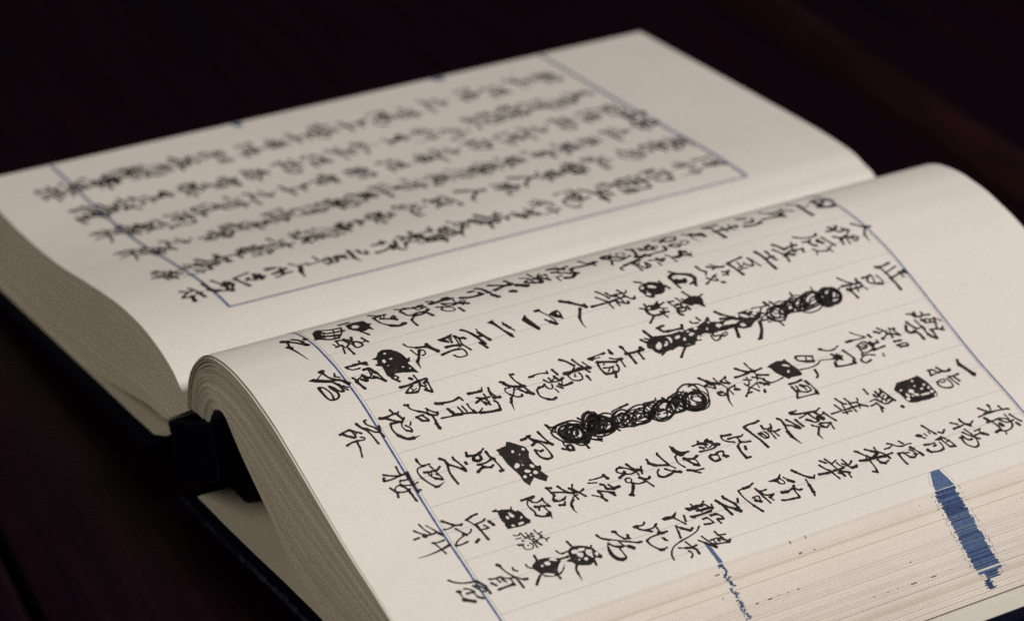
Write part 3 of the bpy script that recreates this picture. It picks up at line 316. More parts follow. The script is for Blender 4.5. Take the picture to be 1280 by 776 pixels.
n42 2241 1014 2231 1082 2234 1156 2296 1221 2369 1215 2406 1161 2396 1089 2359 1015 2281 976 2237 1033 2229 1098|n34 2406 1164 2400 1099 2356 1051 2312 1018 2261 1013 2232 1054 2241 1117 2287 1162 2334 1176 2386 1180 2412 1130|n41 2263 1083 2256 1120 2276 1165 2318 1182 2351 1171 2374 1149 2380 1114 2369 1074 2341 1035 2299 1022 2273 1047|n42 2272 1083 2259 1128 2276 1185 2331 1201 2375 1179 2398 1137 2394 1087 2366 1038 2311 1023 2277 1065 2264 1108|n30 2357 1078 2335 1054 2308 1030 2270 1031 2248 1063 2247 1101 2262 1134 2290 1154 2322 1164 2359 1156 2376 1120|n33 2362 1101 2341 1075 2307 1061 2283 1083 2281 1117 2292 1149 2316 1172 2346 1183 2378 1176 2387 1141 2368 1109|n29 2302 1147 2324 1144 2344 1128 2337 1097 2314 1078 2290 1077 2272 1091 2263 1117 2280 1145 2307 1146 2329 1142|n33 2361 1068 2327 1028 2274 1027 2254 1077 2263 1127 2297 1166 2344 1181 2390 1159 2387 1102 2358 1063 2320 1024|n43 2289 1107 2300 1131 2322 1136 2337 1128 2345 1112 2339 1090 2321 1072 2302 1076 2294 1092 2289 1111 2304 1134|n42 2335 1203 2375 1193 2419 1165 2425 1112 2394 1079 2351 1073 2311 1095 2278 1135 2276 1188 2321 1206 2363 1196|n32 2402 1187 2413 1140 2389 1112 2361 1096 2320 1104 2289 1140 2285 1184 2315 1204 2350 1206 2393 1194 2416 1149|n34 2362 1172 2385 1141 2371 1111 2348 1096 2318 1097 2291 1122 2285 1158 2309 1176 2337 1176 2371 1167 2384 1130|n35 2327 1181 2345 1175 2366 1163 2375 1141 2366 1125 2350 1118 2330 1123 2312 1135 2297 1154 2295 1177 2314 1184|P2276 1053 2269 1094 2318 1074 2351 1070 2379 1113 2369 1171 2329 1179 2355 1205 2397 1163 2407 1135 2402 1093 2377 1056 2336 1027|n56 2206 974 2232 989 2249 1024|n35 2210 975 2247 981 2280 1003|n39 2358 1014 2390 1007 2404 1025|n47 2406 980 2424 1006 2440 1041|n61 2441 1044 2410 1052 2395 1034 2409 1015 2437 1021|n53 2408 1134 2460 1145|n38 2387 1183 2414 1212 2424 1252
n38 2215 1316 2245 1326 2274 1333 2312 1317 2335 1273 2333 1229 2312 1202 2281 1200 2248 1212 2212 1242 2199 1291|n33 2257 1217 2226 1246 2208 1294 2233 1325 2271 1323 2304 1298 2325 1257 2327 1209 2293 1192 2256 1218 2226 1246|n35 2255 1320 2277 1328 2302 1305 2305 1268 2295 1244 2275 1235 2250 1245 2229 1277 2236 1309 2255 1320 2277 1328|n33 2270 1317 2284 1298 2284 1276 2281 1260 2273 1247 2257 1247 2243 1261 2235 1283 2240 1300 2248 1311 2261 1319|n40 2292 1200 2269 1226 2249 1251 2238 1290 2253 1319 2280 1323 2306 1303 2321 1272 2330 1235 2321 1199 2291 1202|n38 2381 1355 2386 1303 2366 1269 2340 1243 2298 1246 2264 1283 2257 1332 2282 1363 2314 1375 2358 1375 2390 1332|n36 2273 1276 2255 1312 2266 1352 2302 1361 2333 1349 2357 1323 2366 1286 2359 1247 2329 1226 2295 1244 2276 1272|n36 2321 1281 2305 1262 2278 1268 2262 1294 2256 1318 2259 1342 2276 1357 2301 1359 2324 1341 2329 1313 2324 1292|n40 2291 1296 2287 1322 2306 1334 2327 1328 2346 1317 2357 1296 2355 1272 2339 1258 2317 1267 2302 1283 2288 1303|n57 2209 1274 2223 1300|n52 2225 1194 2259 1216|n27 2346 1229 2412 1243 2437 1252|n29 2393 1300 2422 1245|n33 2414 1212 2437 1252|n47 2386 1394 2402 1400
n67 2262 770 2261 800|n55 2262 789 2249 840|n63 2247 819 2277 832 2299 845|n52 2277 832 2310 879 2340 914|n61 2240 900 2254 903|n44 2250 902 2316 920 2358 941|n70 2333 918 2358 941|n66 2322 814 2302 854|n35 2302 854 2336 879 2383 890 2427 894|n52 2427 894 2446 887 2448 853|n53 2448 853 2423 823 2390 813 2357 816|n37 2357 816 2378 841|n60 2380 840 2377 860
P2278 583 2273 618 2269 656 2242 675 2255 700 2289 736 2317 768 2357 772 2400 749 2462 757 2487 779 2517 769 2568 792 2599 760 2578 736 2545 703 2593 648 2551 627 2500 627 2449 612 2397 597 2337 594 2316 584 2302 591;2326 685 2335 678 2334 669 2328 665 2320 666 2312 673 2313 681 2316 688;2337 754 2340 747 2337 739 2329 735 2321 739 2318 746 2321 755 2330 758;2361 710 2364 707 2363 703 2361 700 2357 700 2354 704 2353 708 2356 711;2429 669 2443 658 2447 644 2447 629 2431 626 2419 639 2408 652 2415 664;2441 691 2442 688 2440 681 2435 677 2431 676 2430 680 2432 687 2437 691;2498 708 2502 695 2500 680 2490 669 2480 672 2473 680 2477 695 2486 708;2528 665 2533 656 2534 647 2527 642 2516 641 2512 652 2509 663 2519 665;2476 746 2478 738 2472 726 2458 721 2448 725 2447 734 2454 746 2467 749;2525 744 2527 732 2525 720 2513 715 2502 722 2499 733 2503 742 2512 746;2526 700 2530 695 2530 688 2524 686 2517 686 2513 693 2515 700 2521 704|n45 2479 780 2498 775
n59 2234 398 2261 391|n61 2260 388 2271 443 2263 483|n43 2262 483 2241 516|n64 2298 414 2320 438 2308 466|n56 2308 466 2279 467 2274 441 2291 418|n70 2291 418 2306 424 2318 446|n58 2267 517 2311 522 2339 542|n46 2342 419 2345 475 2329 526|n65 2393 395 2375 430 2368 455|n41 2368 455 2349 437|n53 2370 439 2387 495|n51 2386 492 2375 512|n38 2341 534 2387 545 2422 548|n72 2432 531 2431 550
n64 2222 220 2243 244 2277 247|n50 2277 247 2314 291 2358 332|n67 2335 316 2360 331|n50 2238 303 2255 302|n44 2255 302 2299 321 2351 336|n48 2277 247 2334 231 2385 233|n49 2385 233 2433 239|n64 2300 359 2313 360
n61 2178 84 2194 82|n42 2194 82 2226 90 2242 110|n41 2237 98 2238 147|n34 2242 110 2243 67 2269 47 2316 51|n43 2316 51 2366 74 2404 100|n61 2407 98 2408 122|t33 2408 122 2388 171|n51 2285 81 2293 126 2295 167|n49 2293 172 2276 195|n37 2252 140 2334 161|n38 2297 103 2330 113 2349 132|n63 2347 126 2370 167|n37 2366 168 2340 165 2321 146|n29 2289 128 2320 119
n42 2186 -58 2235 -62 2259 -53|n44 2218 -161 2237 -126 2254 -79 2257 -24|n62 2243 -167 2261 -176|n42 2263 -180 2267 -134 2257 -59|n81 2252 -15 2275 -20|n69 2275 -20 2332 -21|n47 2332 -21 2407 -18|n42 2293 -85 2299 -46 2296 -30|n27 2287 -78 2307 -92 2336 -79|n34 2329 -89 2346 -28|n51 2322 -165 2352 -149|n31 2353 -147 2327 -129 2321 -99|n41 2356 -151 2374 -112 2376 -72 2366 -53|n50 2364 -138 2401 -150|n48 2321 -99 2354 -74 2391 -65|n51 2391 -65 2463 -58|n34 2347 -15 2337 15|n47 2398 -21 2395 5
P2630 3880 2634 3892 2662 3882 2716 3900 2763 3917 2783 3932 2806 3910 2790 3896 2753 3890 2707 3873 2681 3857 2655 3867
n47 2649 3629 2652 3665|n51 2661 3637 2696 3624|n40 2695 3621 2688 3698 2696 3735|n61 2646 3703 2681 3720|n63 2683 3711 2700 3758 2689 3783|n45 2658 3669 2696 3693|n49 2744 3730 2750 3772 2745 3814|n43 2745 3733 2789 3743 2829 3756|n55 2758 3767 2804 3783|n33 2758 3630 2748 3672 2760 3692|n46 2758 3630 2790 3623 2818 3645 2833 3685|n42 2833 3685 2827 3710 2790 3717 2756 3708|n39 2765 3650 2776 3668 2768 3686
P2669 3358 2668 3409 2670 3457 2665 3511 2659 3533 2689 3549 2733 3564 2785 3568 2835 3569 2865 3555 2870 3488 2867 3440 2865 3383 2848 3337 2815 3328 2763 3324 2718 3306;2695 3481 2702 3474 2699 3466 2695 3462 2689 3463 2683 3469 2682 3479 2689 3481;2751 3538 2756 3530 2755 3520 2748 3517 2740 3522 2737 3529 2737 3537 2743 3543;2782 3553 2790 3543 2790 3535 2784 3533 2776 3536 2768 3544 2765 3553 2772 3554;2776 3504 2780 3496 2782 3486 2776 3481 2768 3482 2764 3491 2762 3500 2767 3507;2780 3424 2791 3413 2780 3398 2764 3389 2752 3400 2747 3413 2754 3428 2770 3434;2738 3469 2743 3463 2741 3457 2738 3452 2733 3454 2728 3459 2728 3467 2733 3469;2814 3442 2820 3434 2814 3418 2803 3409 2792 3410 2788 3421 2796 3436 2806 3444;2823 3526 2829 3518 2829 3489 2827 3457 2819 3449 2812 3461 2812 3497 2817 3521;2825 3553 2830 3543 2826 3533 2816 3528 2806 3536 2803 3547 2807 3556 2816 3560;2852 3555 2861 3548 2865 3538 2859 3535 2847 3542 2839 3551 2838 3559 2842 3562;2739 3359 2744 3353 2745 3344 2739 3338 2733 3342 2729 3347 2728 3356 2733 3362;2805 3374 2808 3363 2797 3357 2785 3356 2772 3359 2771 3371 2782 3379 2795 3382;2829 3359 2835 3347 2829 3338 2819 3335 2807 3341 2804 3354 2806 3365 2817 3368;2812 3403 2814 3397 2811 3391 2804 3388 2798 3391 2795 3397 2801 3403 2807 3406|n95 2860 3272 2864 3273
n48 2639 3116 2688 3118|n58 2705 3152 2729 3162 2698 3221|n45 2682 3177 2762 3193 2761 3248|n46 2675 3218 2736 3239 2798 3259|n60 2759 3241 2798 3259|n48 2744 3142 2802 3183 2784 3251|n32 2728 3217 2774 3166|n32 2739 3246 2785 3195|n46 2784 3077 2778 3109|n46 2806 3135 2854 3118|n46 2769 3124 2831 3144|n37 2747 3094 2741 3135
n45 2644 2886 2687 2902 2712 2929|n39 2750 2784 2750 2841 2747 2950 2752 3019|n45 2690 2850 2738 2867|n46 2665 2944 2708 2959|n36 2690 3026 2718 3015 2714 2973|n42 2714 2946 2724 3002 2752 3019|n59 2752 3019 2776 3056|n39 2754 2909 2750 2984|n41 2769 2863 2773 2932|n42 2717 2953 2792 2955|n35 2738 3011 2774 2994|n38 2679 2907 2788 2886
n67 2647 2528 2647 2556|n37 2650 2550 2643 2583|n56 2654 2528 2674 2578 2684 2644 2695 2701|n42 2695 2701 2677 2742|n38 2707 2564 2701 2600 2688 2641|n50 2688 2641 2730 2653 2767 2676|n74 2735 2602 2752 2622|n48 2752 2622 2775 2646 2767 2676|n62 2700 2689 2768 2716|n107 2742 2685 2765 2710|n41 2729 2702 2731 2733 2716 2743|n46 2716 2743 2764 2759 2812 2782|n43 2784 2605 2806 2625 2840 2690|n40 2840 2690 2813 2733|n49 2792 2667 2801 2701 2815 2740|n40 2813 2733 2869 2726|n48 2798 2655 2825 2676|n47 2821 2639 2873 2599|t44 2873 2599 2915 2606
n57 2659 2421 2680 2439 2727 2439|n46 2721 2435 2750 2488 2781 2522|n84 2762 2495 2780 2519|n52 2688 2473 2731 2500 2771 2521|n49 2727 2439 2778 2425|n84 2778 2425 2827 2427|t60 2827 2427 2898 2450|n59 2709 2531 2777 2549
n49 2647 2175 2638 2216 2641 2261|n56 2641 2261 2632 2299|n59 2650 2177 2715 2197 2779 2218 2849 2230|n57 2675 2290 2702 2288|n44 2702 2288 2713 2317 2706 2349|n43 2683 2352 2706 2349 2727 2331|n45 2728 2307 2748 2349 2743 2387|n37 2711 2314 2803 2320|n39 2739 2339 2791 2351|n73 2730 2238 2732 2257|n43 2724 2258 2754 2266 2777 2274|n38 2735 2239 2773 2253 2779 2281 2750 2292 2722 2279
n61 2659 1995 2668 2032 2670 2062|n41 2663 1993 2689 1988 2715 2010|n45 2715 2010 2735 2051|n45 2697 2022 2700 2082 2708 2116|n37 2708 2116 2697 2135|n42 2706 2086 2746 2091|n46 2737 2081 2756 2108 2764 2153|n41 2750 2104 2756 2069 2772 2050|n59 2772 2050 2817 2044 2871 2048|n57 2878 2043 2878 2078|n63 2789 2094 2814 2085
n43 2669 1773 2667 1816|n82 2664 1822 2677 1856|n49 2645 1830 2670 1826|n50 2672 1867 2650 1896|n100 2663 1880 2682 1907|n54 2658 1891 2698 1912 2712 1950|n87 2701 1910 2714 1944|n32 2665 1887 2698 1851|n36 2690 1879 2698 1851 2715 1859|n34 2701 1910 2718 1869|n61 2694 1815 2710 1835|n44 2726 1791 2730 1838 2731 1891 2714 1933|n51 2785 1826 2771 1850|n57 2774 1845 2785 1887|n63 2791 1829 2829 1843 2826 1884|n37 2826 1884 2795 1889|n51 2772 1888 2768 1929 2784 1934|n71 2807 1919 2821 1945|n39 2792 1929 2829 1928
n74 2636 1644 2670 1653|n90 2670 1653 2703 1679|n45 2693 1677 2699 1731|n38 2703 1679 2716 1678|n30 2705 1624 2690 1657 2699 1681|n36 2705 1624 2756 1615 2806 1637|n69 2830 1637 2850 1677|n41 2851 1669 2856 1742|n50 2857 1673 2879 1704|n100 2741 1670 2755 1684|n56 2751 1687 2761 1726 2747 1762|n54 2759 1682 2793 1699 2819 1731|n65 2807 1701 2823 1729|n34 2819 1731 2783 1735 2759 1720|P2617 1636 2639 1646 2684 1671 2697 1731 2707 1695 2716 1658 2692 1643 2664 1630|n53 2641 1530 2649 1527|n46 2649 1525 2703 1538 2744 1550|n50 2662 1441 2689 1440|n84 2693 1438 2723 1465|n57 2723 1465 2742 1521 2751 1549|n35 2751 1549 2791 1577|n42 2760 1472 2778 1449 2808 1442|n60 2808 1442 2827 1468 2822 1516|n45 2822 1516 2811 1546 2790 1528 2769 1508|n79 2807 1548 2828 1591
n56 2650 1299 2687 1314 2717 1333|n87 2715 1342 2728 1364|n39 2698 1379 2727 1361 2756 1354|n42 2659 1227 2679 1281 2722 1323|n44 2654 1248 2669 1265|n44 2663 1224 2684 1211 2707 1235 2699 1262|n61 2734 1200 2716 1248|n42 2715 1245 2731 1287 2724 1329|n38 2693 1258 2716 1259|n38 2724 1329 2760 1329|n69 2775 1320 2798 1344|n59 2799 1335 2803 1370 2791 1385|n32 2757 1227 2753 1251 2772 1266 2791 1243 2779 1225 2757 1227|n44 2794 1252 2817 1287 2818 1338|n71 2805 1257 2835 1239|n63 2835 1239 2877 1206|n68 2878 1190 2889 1209|n43 2811 1343 2871 1366
n31 2682 1013 2688 1054 2687 1099|n38 2688 1054 2687 1110|n73 2677 1119 2713 1131|n37 2701 995 2718 1051|n58 2736 1062 2752 1082 2782 1079|n66 2782 1079 2801 1127|n76 2795 1123 2793 1165|n47 2757 1108 2791 1125|n48 2777 1019 2796 1056 2826 1111|n67 2811 1083 2846 1103|n34 2795 968 2821 1004|n54 2782 1020 2817 1028 2829 1014|n64 2826 1016 2868 1031
n64 2645 731 2656 761|n43 2655 736 2688 743|n49 2655 805 2685 817 2721 840|n45 2688 743 2705 798 2729 850|n56 2694 863 2735 890 2748 911|n35 2673 900 2702 884 2740 902|n45 2729 850 2740 902|n44 2737 859 2744 914 2730 947|n47 2740 902 2790 930|n43 2749 867 2796 875|n48 2709 752 2743 725|n41 2692 741 2719 754|n46 2752 724 2764 757 2758 800|n71 2744 728 2754 741|n35 2745 811 2769 782|n41 2780 787 2808 767|n59 2793 740 2802 774|n32 2758 891 2763 859 2783 840|n56 2784 843 2808 814 2833 807|t46 2829 809 2858 803 2885 808
n59 2678 540 2678 576|n66 2678 576 2676 627|n32 2673 632 2693 603 2694 574|n31 2698 571 2720 559 2755 561|n44 2755 561 2786 572 2810 565|n52 2810 565 2834 594 2845 645|n62 2831 631 2823 657|t37 2835 654 2872 644|n42 2705 589 2725 620 2715 662|n39 2704 669 2734 666 2780 683|n47 2780 683 2760 643 2761 622|n75 2751 595 2762 614|n43 2762 614 2785 604|n38 2760 643 2808 652 2824 660
P2701 360 2696 394 2714 441 2691 461 2719 453 2742 468 2733 480 2757 495 2807 502 2831 517 2853 504 2858 438 2852 391 2849 354 2819 350 2800 357 2775 350 2745 352;2776 434 2777 425 2767 414 2750 415 2732 416 2735 429 2751 436 2769 443;2774 403 2780 395 2775 387 2767 385 2757 388 2751 397 2758 404 2766 407;2841 406 2846 399 2841 391 2834 383 2827 386 2824 393 2826 402 2834 405;2798 481 2802 475 2804 468 2800 462 2792 467 2787 472 2785 479 2789 484;2834 470 2843 464 2845 446 2845 428 2836 430 2827 434 2825 451 2826 467|n50 2690 338 2706 374|n25 2683 359 2702 363
n28 2901 357 2915 383 2902 405|n25 2935 355 2937 392|n30 2902 405 2946 416|n25 2910 436 2948 443|n24 2941 425 2932 480|n25 2950 406 2952 476|n23 2921 465 2980 459|n23 2959 429 2987 477 2960 520|n25 2907 495 2944 501 2939 533|n27 2944 501 2998 527 2994 551|n26 2998 527 3017 523|n22 2958 514 2989 504|n34 2990 440 2994 473|n45 2997 460 3030 480|n32 2982 444 3039 447|n35 2978 344 2987 378|n25 2988 349 2989 384|n23 2985 372 3023 372 3034 401 3027 426 3007 430 2990 419|n46 2959 389 2962 391|n36 3004 400 3006 402
n53 2695 151 2681 194|n48 2679 195 2674 239|n35 2697 157 2756 188|n49 2752 190 2803 197 2879 203|n44 2744 180 2737 240 2725 264|n39 2791 189 2798 241|n40 2764 232 2798 252|n70 2750 275 2787 290|n64 2870 124 2854 151
n54 2649 9 2679 41 2706 68|n34 2713 -12 2716 28 2706 68|n48 2706 68 2716 105|n49 2719 103 2711 115|n40 2728 60 2756 76 2796 103|n34 2766 147 2789 128 2793 84|n51 2784 82 2800 101|n33 2794 86 2819 28 2847 -1|n43 2850 -3 2853 37 2846 82
n33 2623 -129 2674 -115 2712 -94|n40 2656 -181 2690 -151 2714 -122|n45 2718 -210 2716 -172|n77 2714 -143 2722 -134|n43 2711 -141 2719 -98 2716 -61|n26 2645 -93 2688 -67|n39 2688 -67 2726 -46|n67 2725 -49 2746 -33|n39 2779 -123 2787 -86 2784 -50|n34 2776 -114 2816 -101 2883 -83|n41 2782 -45 2788 -52|t48 2828 -26 2844 -96 2854 -177 2853 -251|n35 2831 -41 2847 -98
n79 3067 155 3079 165|n37 3074 164 3124 175 3181 205|n40 3181 205 3216 241|n68 3220 249 3224 271|n37 3181 205 3223 216|n51 3223 216 3275 218|n37 3117 231 3140 228|n40 3131 226 3153 245|n42 3144 56 3153 89 3153 131|n36 3153 131 3174 154 3188 201|n29 3153 131 3204 144|n52 3174 57 3202 76|n37 3162 102 3190 110|n52 3234 72 3232 121 3231 170|n70 3230 167 3234 179|n33 3233 176 3201 180 3186 175|n34 3172 127 3192 137
n39 3063 -170 3091 -144 3116 -96 3129 -35|n70 3130 -22 3144 -9|n42 3154 -55 3162 -25|n60 3144 -9 3181 12|n54 3181 12 3241 16|n38 3152 -54 3203 -27 3220 -3|n39 3162 -25 3218 12|n68 3159 -160 3165 -143|n30 3166 -151 3212 -149 3234 -126|n79 3226 -156 3262 -98|n39 3153 -116 3166 -89 3185 -72|n49 3192 -117 3196 -65|n36 3192 -76 3237 -67|n57 3237 -67 3259 -42
n55 3055 3744 3093 3778 3104 3787|n40 3053 3830 3096 3819|n75 3055 3824 3063 3827|n39 3120 3699 3116 3753 3116 3821|n64 3112 3756 3108 3810|n48 3083 3888 3126 3899|n42 3113 3823 3120 3895 3127 3941|n56 3128 3931 3132 3941|n77 3142 3733 3155 3741|n46 3158 3738 3186 3734|n44 3181 3721 3181 3772 3177 3826|n50 3155 3741 3192 3763 3247 3780|n99 3221 3801 3238 3809|n76 3272 3728 3265 3775|n42 3260 3762 3286 3793 3279 3850 3251 3880|n42 3251 3880 3204 3873 3177 3826|n35 3158 3883 3213 3884|n45 3188 3817 3227 3856 3223 3910|n49 3171 3916 3216 3932 3254 3954|n76 3253 3912 3276 3920|n38 3283 3796 3313 3785
n48 3095 3486 3124 3528|n57 3089 3562 3108 3561|n54 3103 3560 3143 3580 3167 3605|n56 3148 3476 3144 3530|n38 3144 3530 3140 3583 3153 3607|n44 3153 3607 3133 3643|n39 3212 3596 3208 3650|n43 3172 3542 3234 3563|n44 3190 3512 3236 3544 3284 3592|n42 3211 3631 3248 3628|n65 3248 3628 3272 3664|n44 3246 3570 3243 3640 3268 3655|n61 3227 3468 3234 3487|n48 3216 3492 3261 3509 3264 3540|n44 3239 3475 3287 3473 3329 3508 3331 3539|n40 3331 3539 3309 3556 3264 3566 3236 3544
n48 3046 3289 3091 3310 3144 3337|P3106 3196 3101 3220 3118 3241 3130 3223 3121 3206|n41 3119 3232 3145 3238 3146 3253|n37 3112 3262 3134 3271|n34 3106 3299 3126 3301|n48 3134 3361 3151 3382|n47 3153 3385 3130 3414|P3183 3301 3171 3359 3187 3364 3196 3324|n41 3188 3339 3230 3349 3272 3359|n43 3187 3364 3241 3391 3281 3394|n58 3268 3362 3277 3397|n32 3225 3361 3217 3392|n62 3195 3206 3202 3237|n41 3202 3237 3205 3284|n60 3225 3261 3222 3277|n65 3239 3197 3265 3215|n49 3233 3206 3257 3205 3275 3266 3267 3309|n34 3267 3309 3238 3318 3208 3316
n44 3132 2935 3135 2974|n32 3132 2967 3125 2997 3112 3002|n42 3098 2975 3112 3002 3143 3033 3151 3068|n47 3107 3063 3136 3079|n34 3151 3068 3148 3111 3154 3132|n54 3195 2996 3196 3012|n39 3195 3004 3214 3072|n46 3200 2997 3251 2996 3294 3001|n47 3199 3033 3250 3054|n65 3250 3054 3260 3079|n41 3260 3079 3242 3109 3210 3099 3195 3085|n80 3179 3105 3197 3117|n42 3197 3117 3238 3136|n77 3238 3136 3265 3145|n35 3235 3089 3245 3115
n61 3080 2738 3090 2754|n47 3092 2753 3127 2777 3162 2809|n52 3087 2809 3115 2842|n72 3115 2842 3131 2863|n44 3094 2877 3129 2872 3146 2853|n74 3167 2822 3143 2871|n71 3158 2724 3168 2764|n62 3168 2764 3174 2841 3179 2893|n47 3129 2872 3161 2907 3189 2919|n69 3174 2841 3184 2906|n43 3179 2893 3175 2969|n59 3179 2918 3210 2924|n36 3134 2796 3165 2767|n37 3172 2786 3242 2785 3276 2776|n51 3264 2749 3280 2774|n51 3259 2780 3283 2775|n51 3191 2837 3219 2849|n77 3217 2843 3235 2870|n42 3232 2872 3221 2904
n51 3065 2475 3097 2505|n49 3064 2515 3107 2530|n38 3098 2580 3116 2532|n45 3095 2451 3141 2475 3158 2495|n64 3161 2406 3171 2470|n47 3171 2470 3171 2542 3170 2590|n39 3117 2571 3142 2577 3169 2599|n44 3107 2618 3148 2629|n43 3137 2673 3160 2637 3136 2597|n47 3151 2611 3192 2647|n78 3189 2640 3189 2676|n44 3185 2679 3178 2684|n70 3167 2521 3175 2555|n61 3183 2549 3218 2605|n58 3202 2552 3232 2558|n44 3171 2494 3239 2514|n36 3226 2591 3259 2590|n51 3195 2533 3214 2559|n39 3107 2530 3167 2544
n70 3070 2260 3089 2274|n55 3086 2272 3133 2307 3164 2341|n72 3161 2335 3171 2360|n35 3171 2360 3153 2378|n38 3163 2303 3206 2297|n72 3211 2297 3277 2288|n44 3277 2288 3301 2280
P3095 2068 3094 2107 3092 2139 3068 2171 3097 2152 3107 2130 3133 2128 3113 2110|n30 3095 2145 3128 2162 3147 2153 3132 2121|n35 3097 2175 3127 2194|n80 3130 2192 3154 2219|n81 3203 2097 3210 2138|n46 3210 2138 3196 2186|n51 3179 2202 3199 2193 3225 2214 3224 2234|n39 3200 2184 3236 2183 3273 2185|n53 3277 2182 3272 2135|n49 3272 2135 3267 2092 3257 2060
n37 3091 1842 3088 1882|n67 3088 1882 3088 1929|n44 3087 1930 3071 1967|n35 3096 1843 3155 1847 3227 1869|n53 3227 1869 3292 1898|n55 3116 1956 3135 1959|n41 3135 1959 3202 1969|n41 3139 1957 3147 1990 3144 2019|n47 3140 1972 3180 1983 3197 2038|n51 3209 2011 3193 2040|n42 3198 1971 3252 1982|n39 3204 1998 3238 2015|n37 3174 1896 3171 1936 3183 1943|n36 3169 1906 3207 1912|n69 3199 1902 3220 1934|n32 3182 1940 3224 1932
n72 3110 1667 3132 1679|n45 3132 1679 3185 1691|n63 3185 1691 3243 1702|n58 3135 1677 3187 1719 3212 1749|n99 3214 1747 3237 1767|n67 3096 1725 3109 1724|n58 3109 1724 3144 1747 3180 1770|n55 3177 1764 3212 1772|n51 3144 1805 3173 1789
n53 3100 1455 3108 1499|n60 3115 1464 3118 1515|n86 3105 1515 3111 1565|n42 3103 1569 3086 1592|n40 3078 1502 3106 1507|n37 3117 1523 3157 1535|n51 3138 1510 3141 1575|n43 3108 1581 3149 1608|n74 3142 1590 3152 1617|n40 3149 1619 3124 1624|n50 3146 1542 3146 1587|n48 3163 1449 3180 1468|n55 3169 1453 3172 1518 3170 1594|n31 3170 1594 3152 1617|n64 3201 1571 3203 1611|n44 3200 1613 3235 1635|n59 3241 1594 3252 1632|n41 3250 1592 3279 1599|n38 3235 1635 3253 1635|n50 3209 1510 3207 1541|n38 3207 1541 3250 1558|n54 3248 1496 3257 1531|n37 3257 1531 3256 1562
P3116 1273 3110 1303 3120 1341 3100 1380 3121 1366 3135 1346 3135 1310 3131 1279|n38 3135 1346 3170 1369 3207 1391|n45 3140 1415 3187 1400
n74 3111 1078 3111 1100|n43 3111 1100 3116 1137 3098 1156|n46 3115 1087 3143 1106 3179 1164|n41 3156 1127 3157 1186 3135 1221|n55 3150 1201 3138 1216|n37 3160 1206 3221 1205|n69 3203 1193 3215 1223|n51 3211 1225 3212 1250|n41 3213 1195 3216 1135 3230 1093|n43 3230 1093 3272 1100 3324 1133|n78 3324 1133 3328 1152|n43 3328 1152 3322 1182|P3242 1191 3248 1206 3280 1215 3269 1197
n72 3095 934 3101 949|n43 3100 946 3138 956 3172 979|n65 3149 1007 3168 1000|n47 3169 970 3176 1009|n45 3080 827 3117 845 3145 886|n37 3117 845 3167 931 3197 986|n59 3224 1034 3225 1059|n42 3197 986 3227 1040|n46 3162 862 3196 884 3219 921|n58 3204 894 3217 937|n35 3167 931 3216 945 3232 986|n94 3230 969 3250 989|P3171 853 3196 849 3247 847 3277 857 3293 876 3297 899 3310 898 3317 876 3298 845 3271 832 3239 827 3207 835|n33 3218 907 3263 909 3297 910|n34 3297 910 3311 896
P3148 346 3125 383 3122 406 3122 441 3131 479 3149 510 3178 529 3205 535 3240 514 3268 477 3272 446 3264 408 3249 375 3222 363 3193 352 3171 340;3175 458 3181 449 3180 432 3165 421 3153 425 3149 437 3151 454 3166 460;3174 411 3177 405 3179 398 3175 392 3168 396 3162 400 3162 408 3168 411;3167 511 3170 499 3159 482 3147 462 3138 469 3136 479 3141 496 3155 510;3259 440 3261 425 3250 402 3238 383 3223 372 3226 393 3234 413 3247 437;3221 519 3245 494 3257 468 3233 471 3202 497 3183 520 3174 541 3192 543|n34 3125 317 3145 316 3167 339|n50 3084 396 3125 394|n48 3259 454 3298 456|n52 3228 356 3264 318|n52 3252 331 3286 298|n37 3162 510 3163 545 3169 584
P3127 601 3111 625 3104 651 3114 688 3135 732 3163 759 3200 766 3232 782 3252 767 3230 734 3256 711 3271 673 3257 632 3236 595 3209 582 3194 555 3186 567 3183 591 3150 595;3150 666 3158 650 3161 633 3154 618 3143 617 3132 626 3130 645 3138 660;3153 708 3158 693 3158 676 3148 661 3136 664 3132 676 3134 690 3140 708;3195 672 3202 655 3191 645 3179 639 3161 641 3157 658 3164 672 3178 681;3168 743 3189 736 3207 727 3209 709 3194 697 3171 698 3155 712 3162 727;3223 689 3230 681 3232 669 3224 663 3212 663 3207 675 3207 684 3214 689;3209 726 3220 727 3225 721 3222 715 3215 711 3204 713 3200 719 3203 723;3223 758 3223 748 3213 744 3203 743 3196 751 3194 759 3201 767 3213 765;3212 641 3217 637 3216 631 3213 627 3208 629 3203 633 3203 639 3207 642|n50 3060 634 3101 642|n41 3141 758 3150 749|n35 3098 537 3123 547 3136 568|n40 3131 564 3130 607|n46 3160 512 3165 544 3164 587|n49 3249 715 3285 708|n45 3238 601 3271 577 3305 575|t40 3294 571 3329 572 3353 568
n35 3194 1322 3238 1312|n45 3235 1315 3290 1298|n43 3194 1322 3218 1340|n67 3218 1340 3259 1388|n57 3259 1388 3246 1411|n30 3247 1459 3277 1421 3295 1365 3308 1298|n31 3308 1298 3327 1234 3355 1195 3383 1177|n39 3382 1174 3422 1168|n41 3325 1309 3362 1323|n36 3351 1241 3365 1276 3379 1312|n62 3368 1282 3380 1326|n47 3377 1328 3372 1361|n56 3380 1326 3403 1341 3436 1339|n40 3392 1289 3422 1300 3446 1277
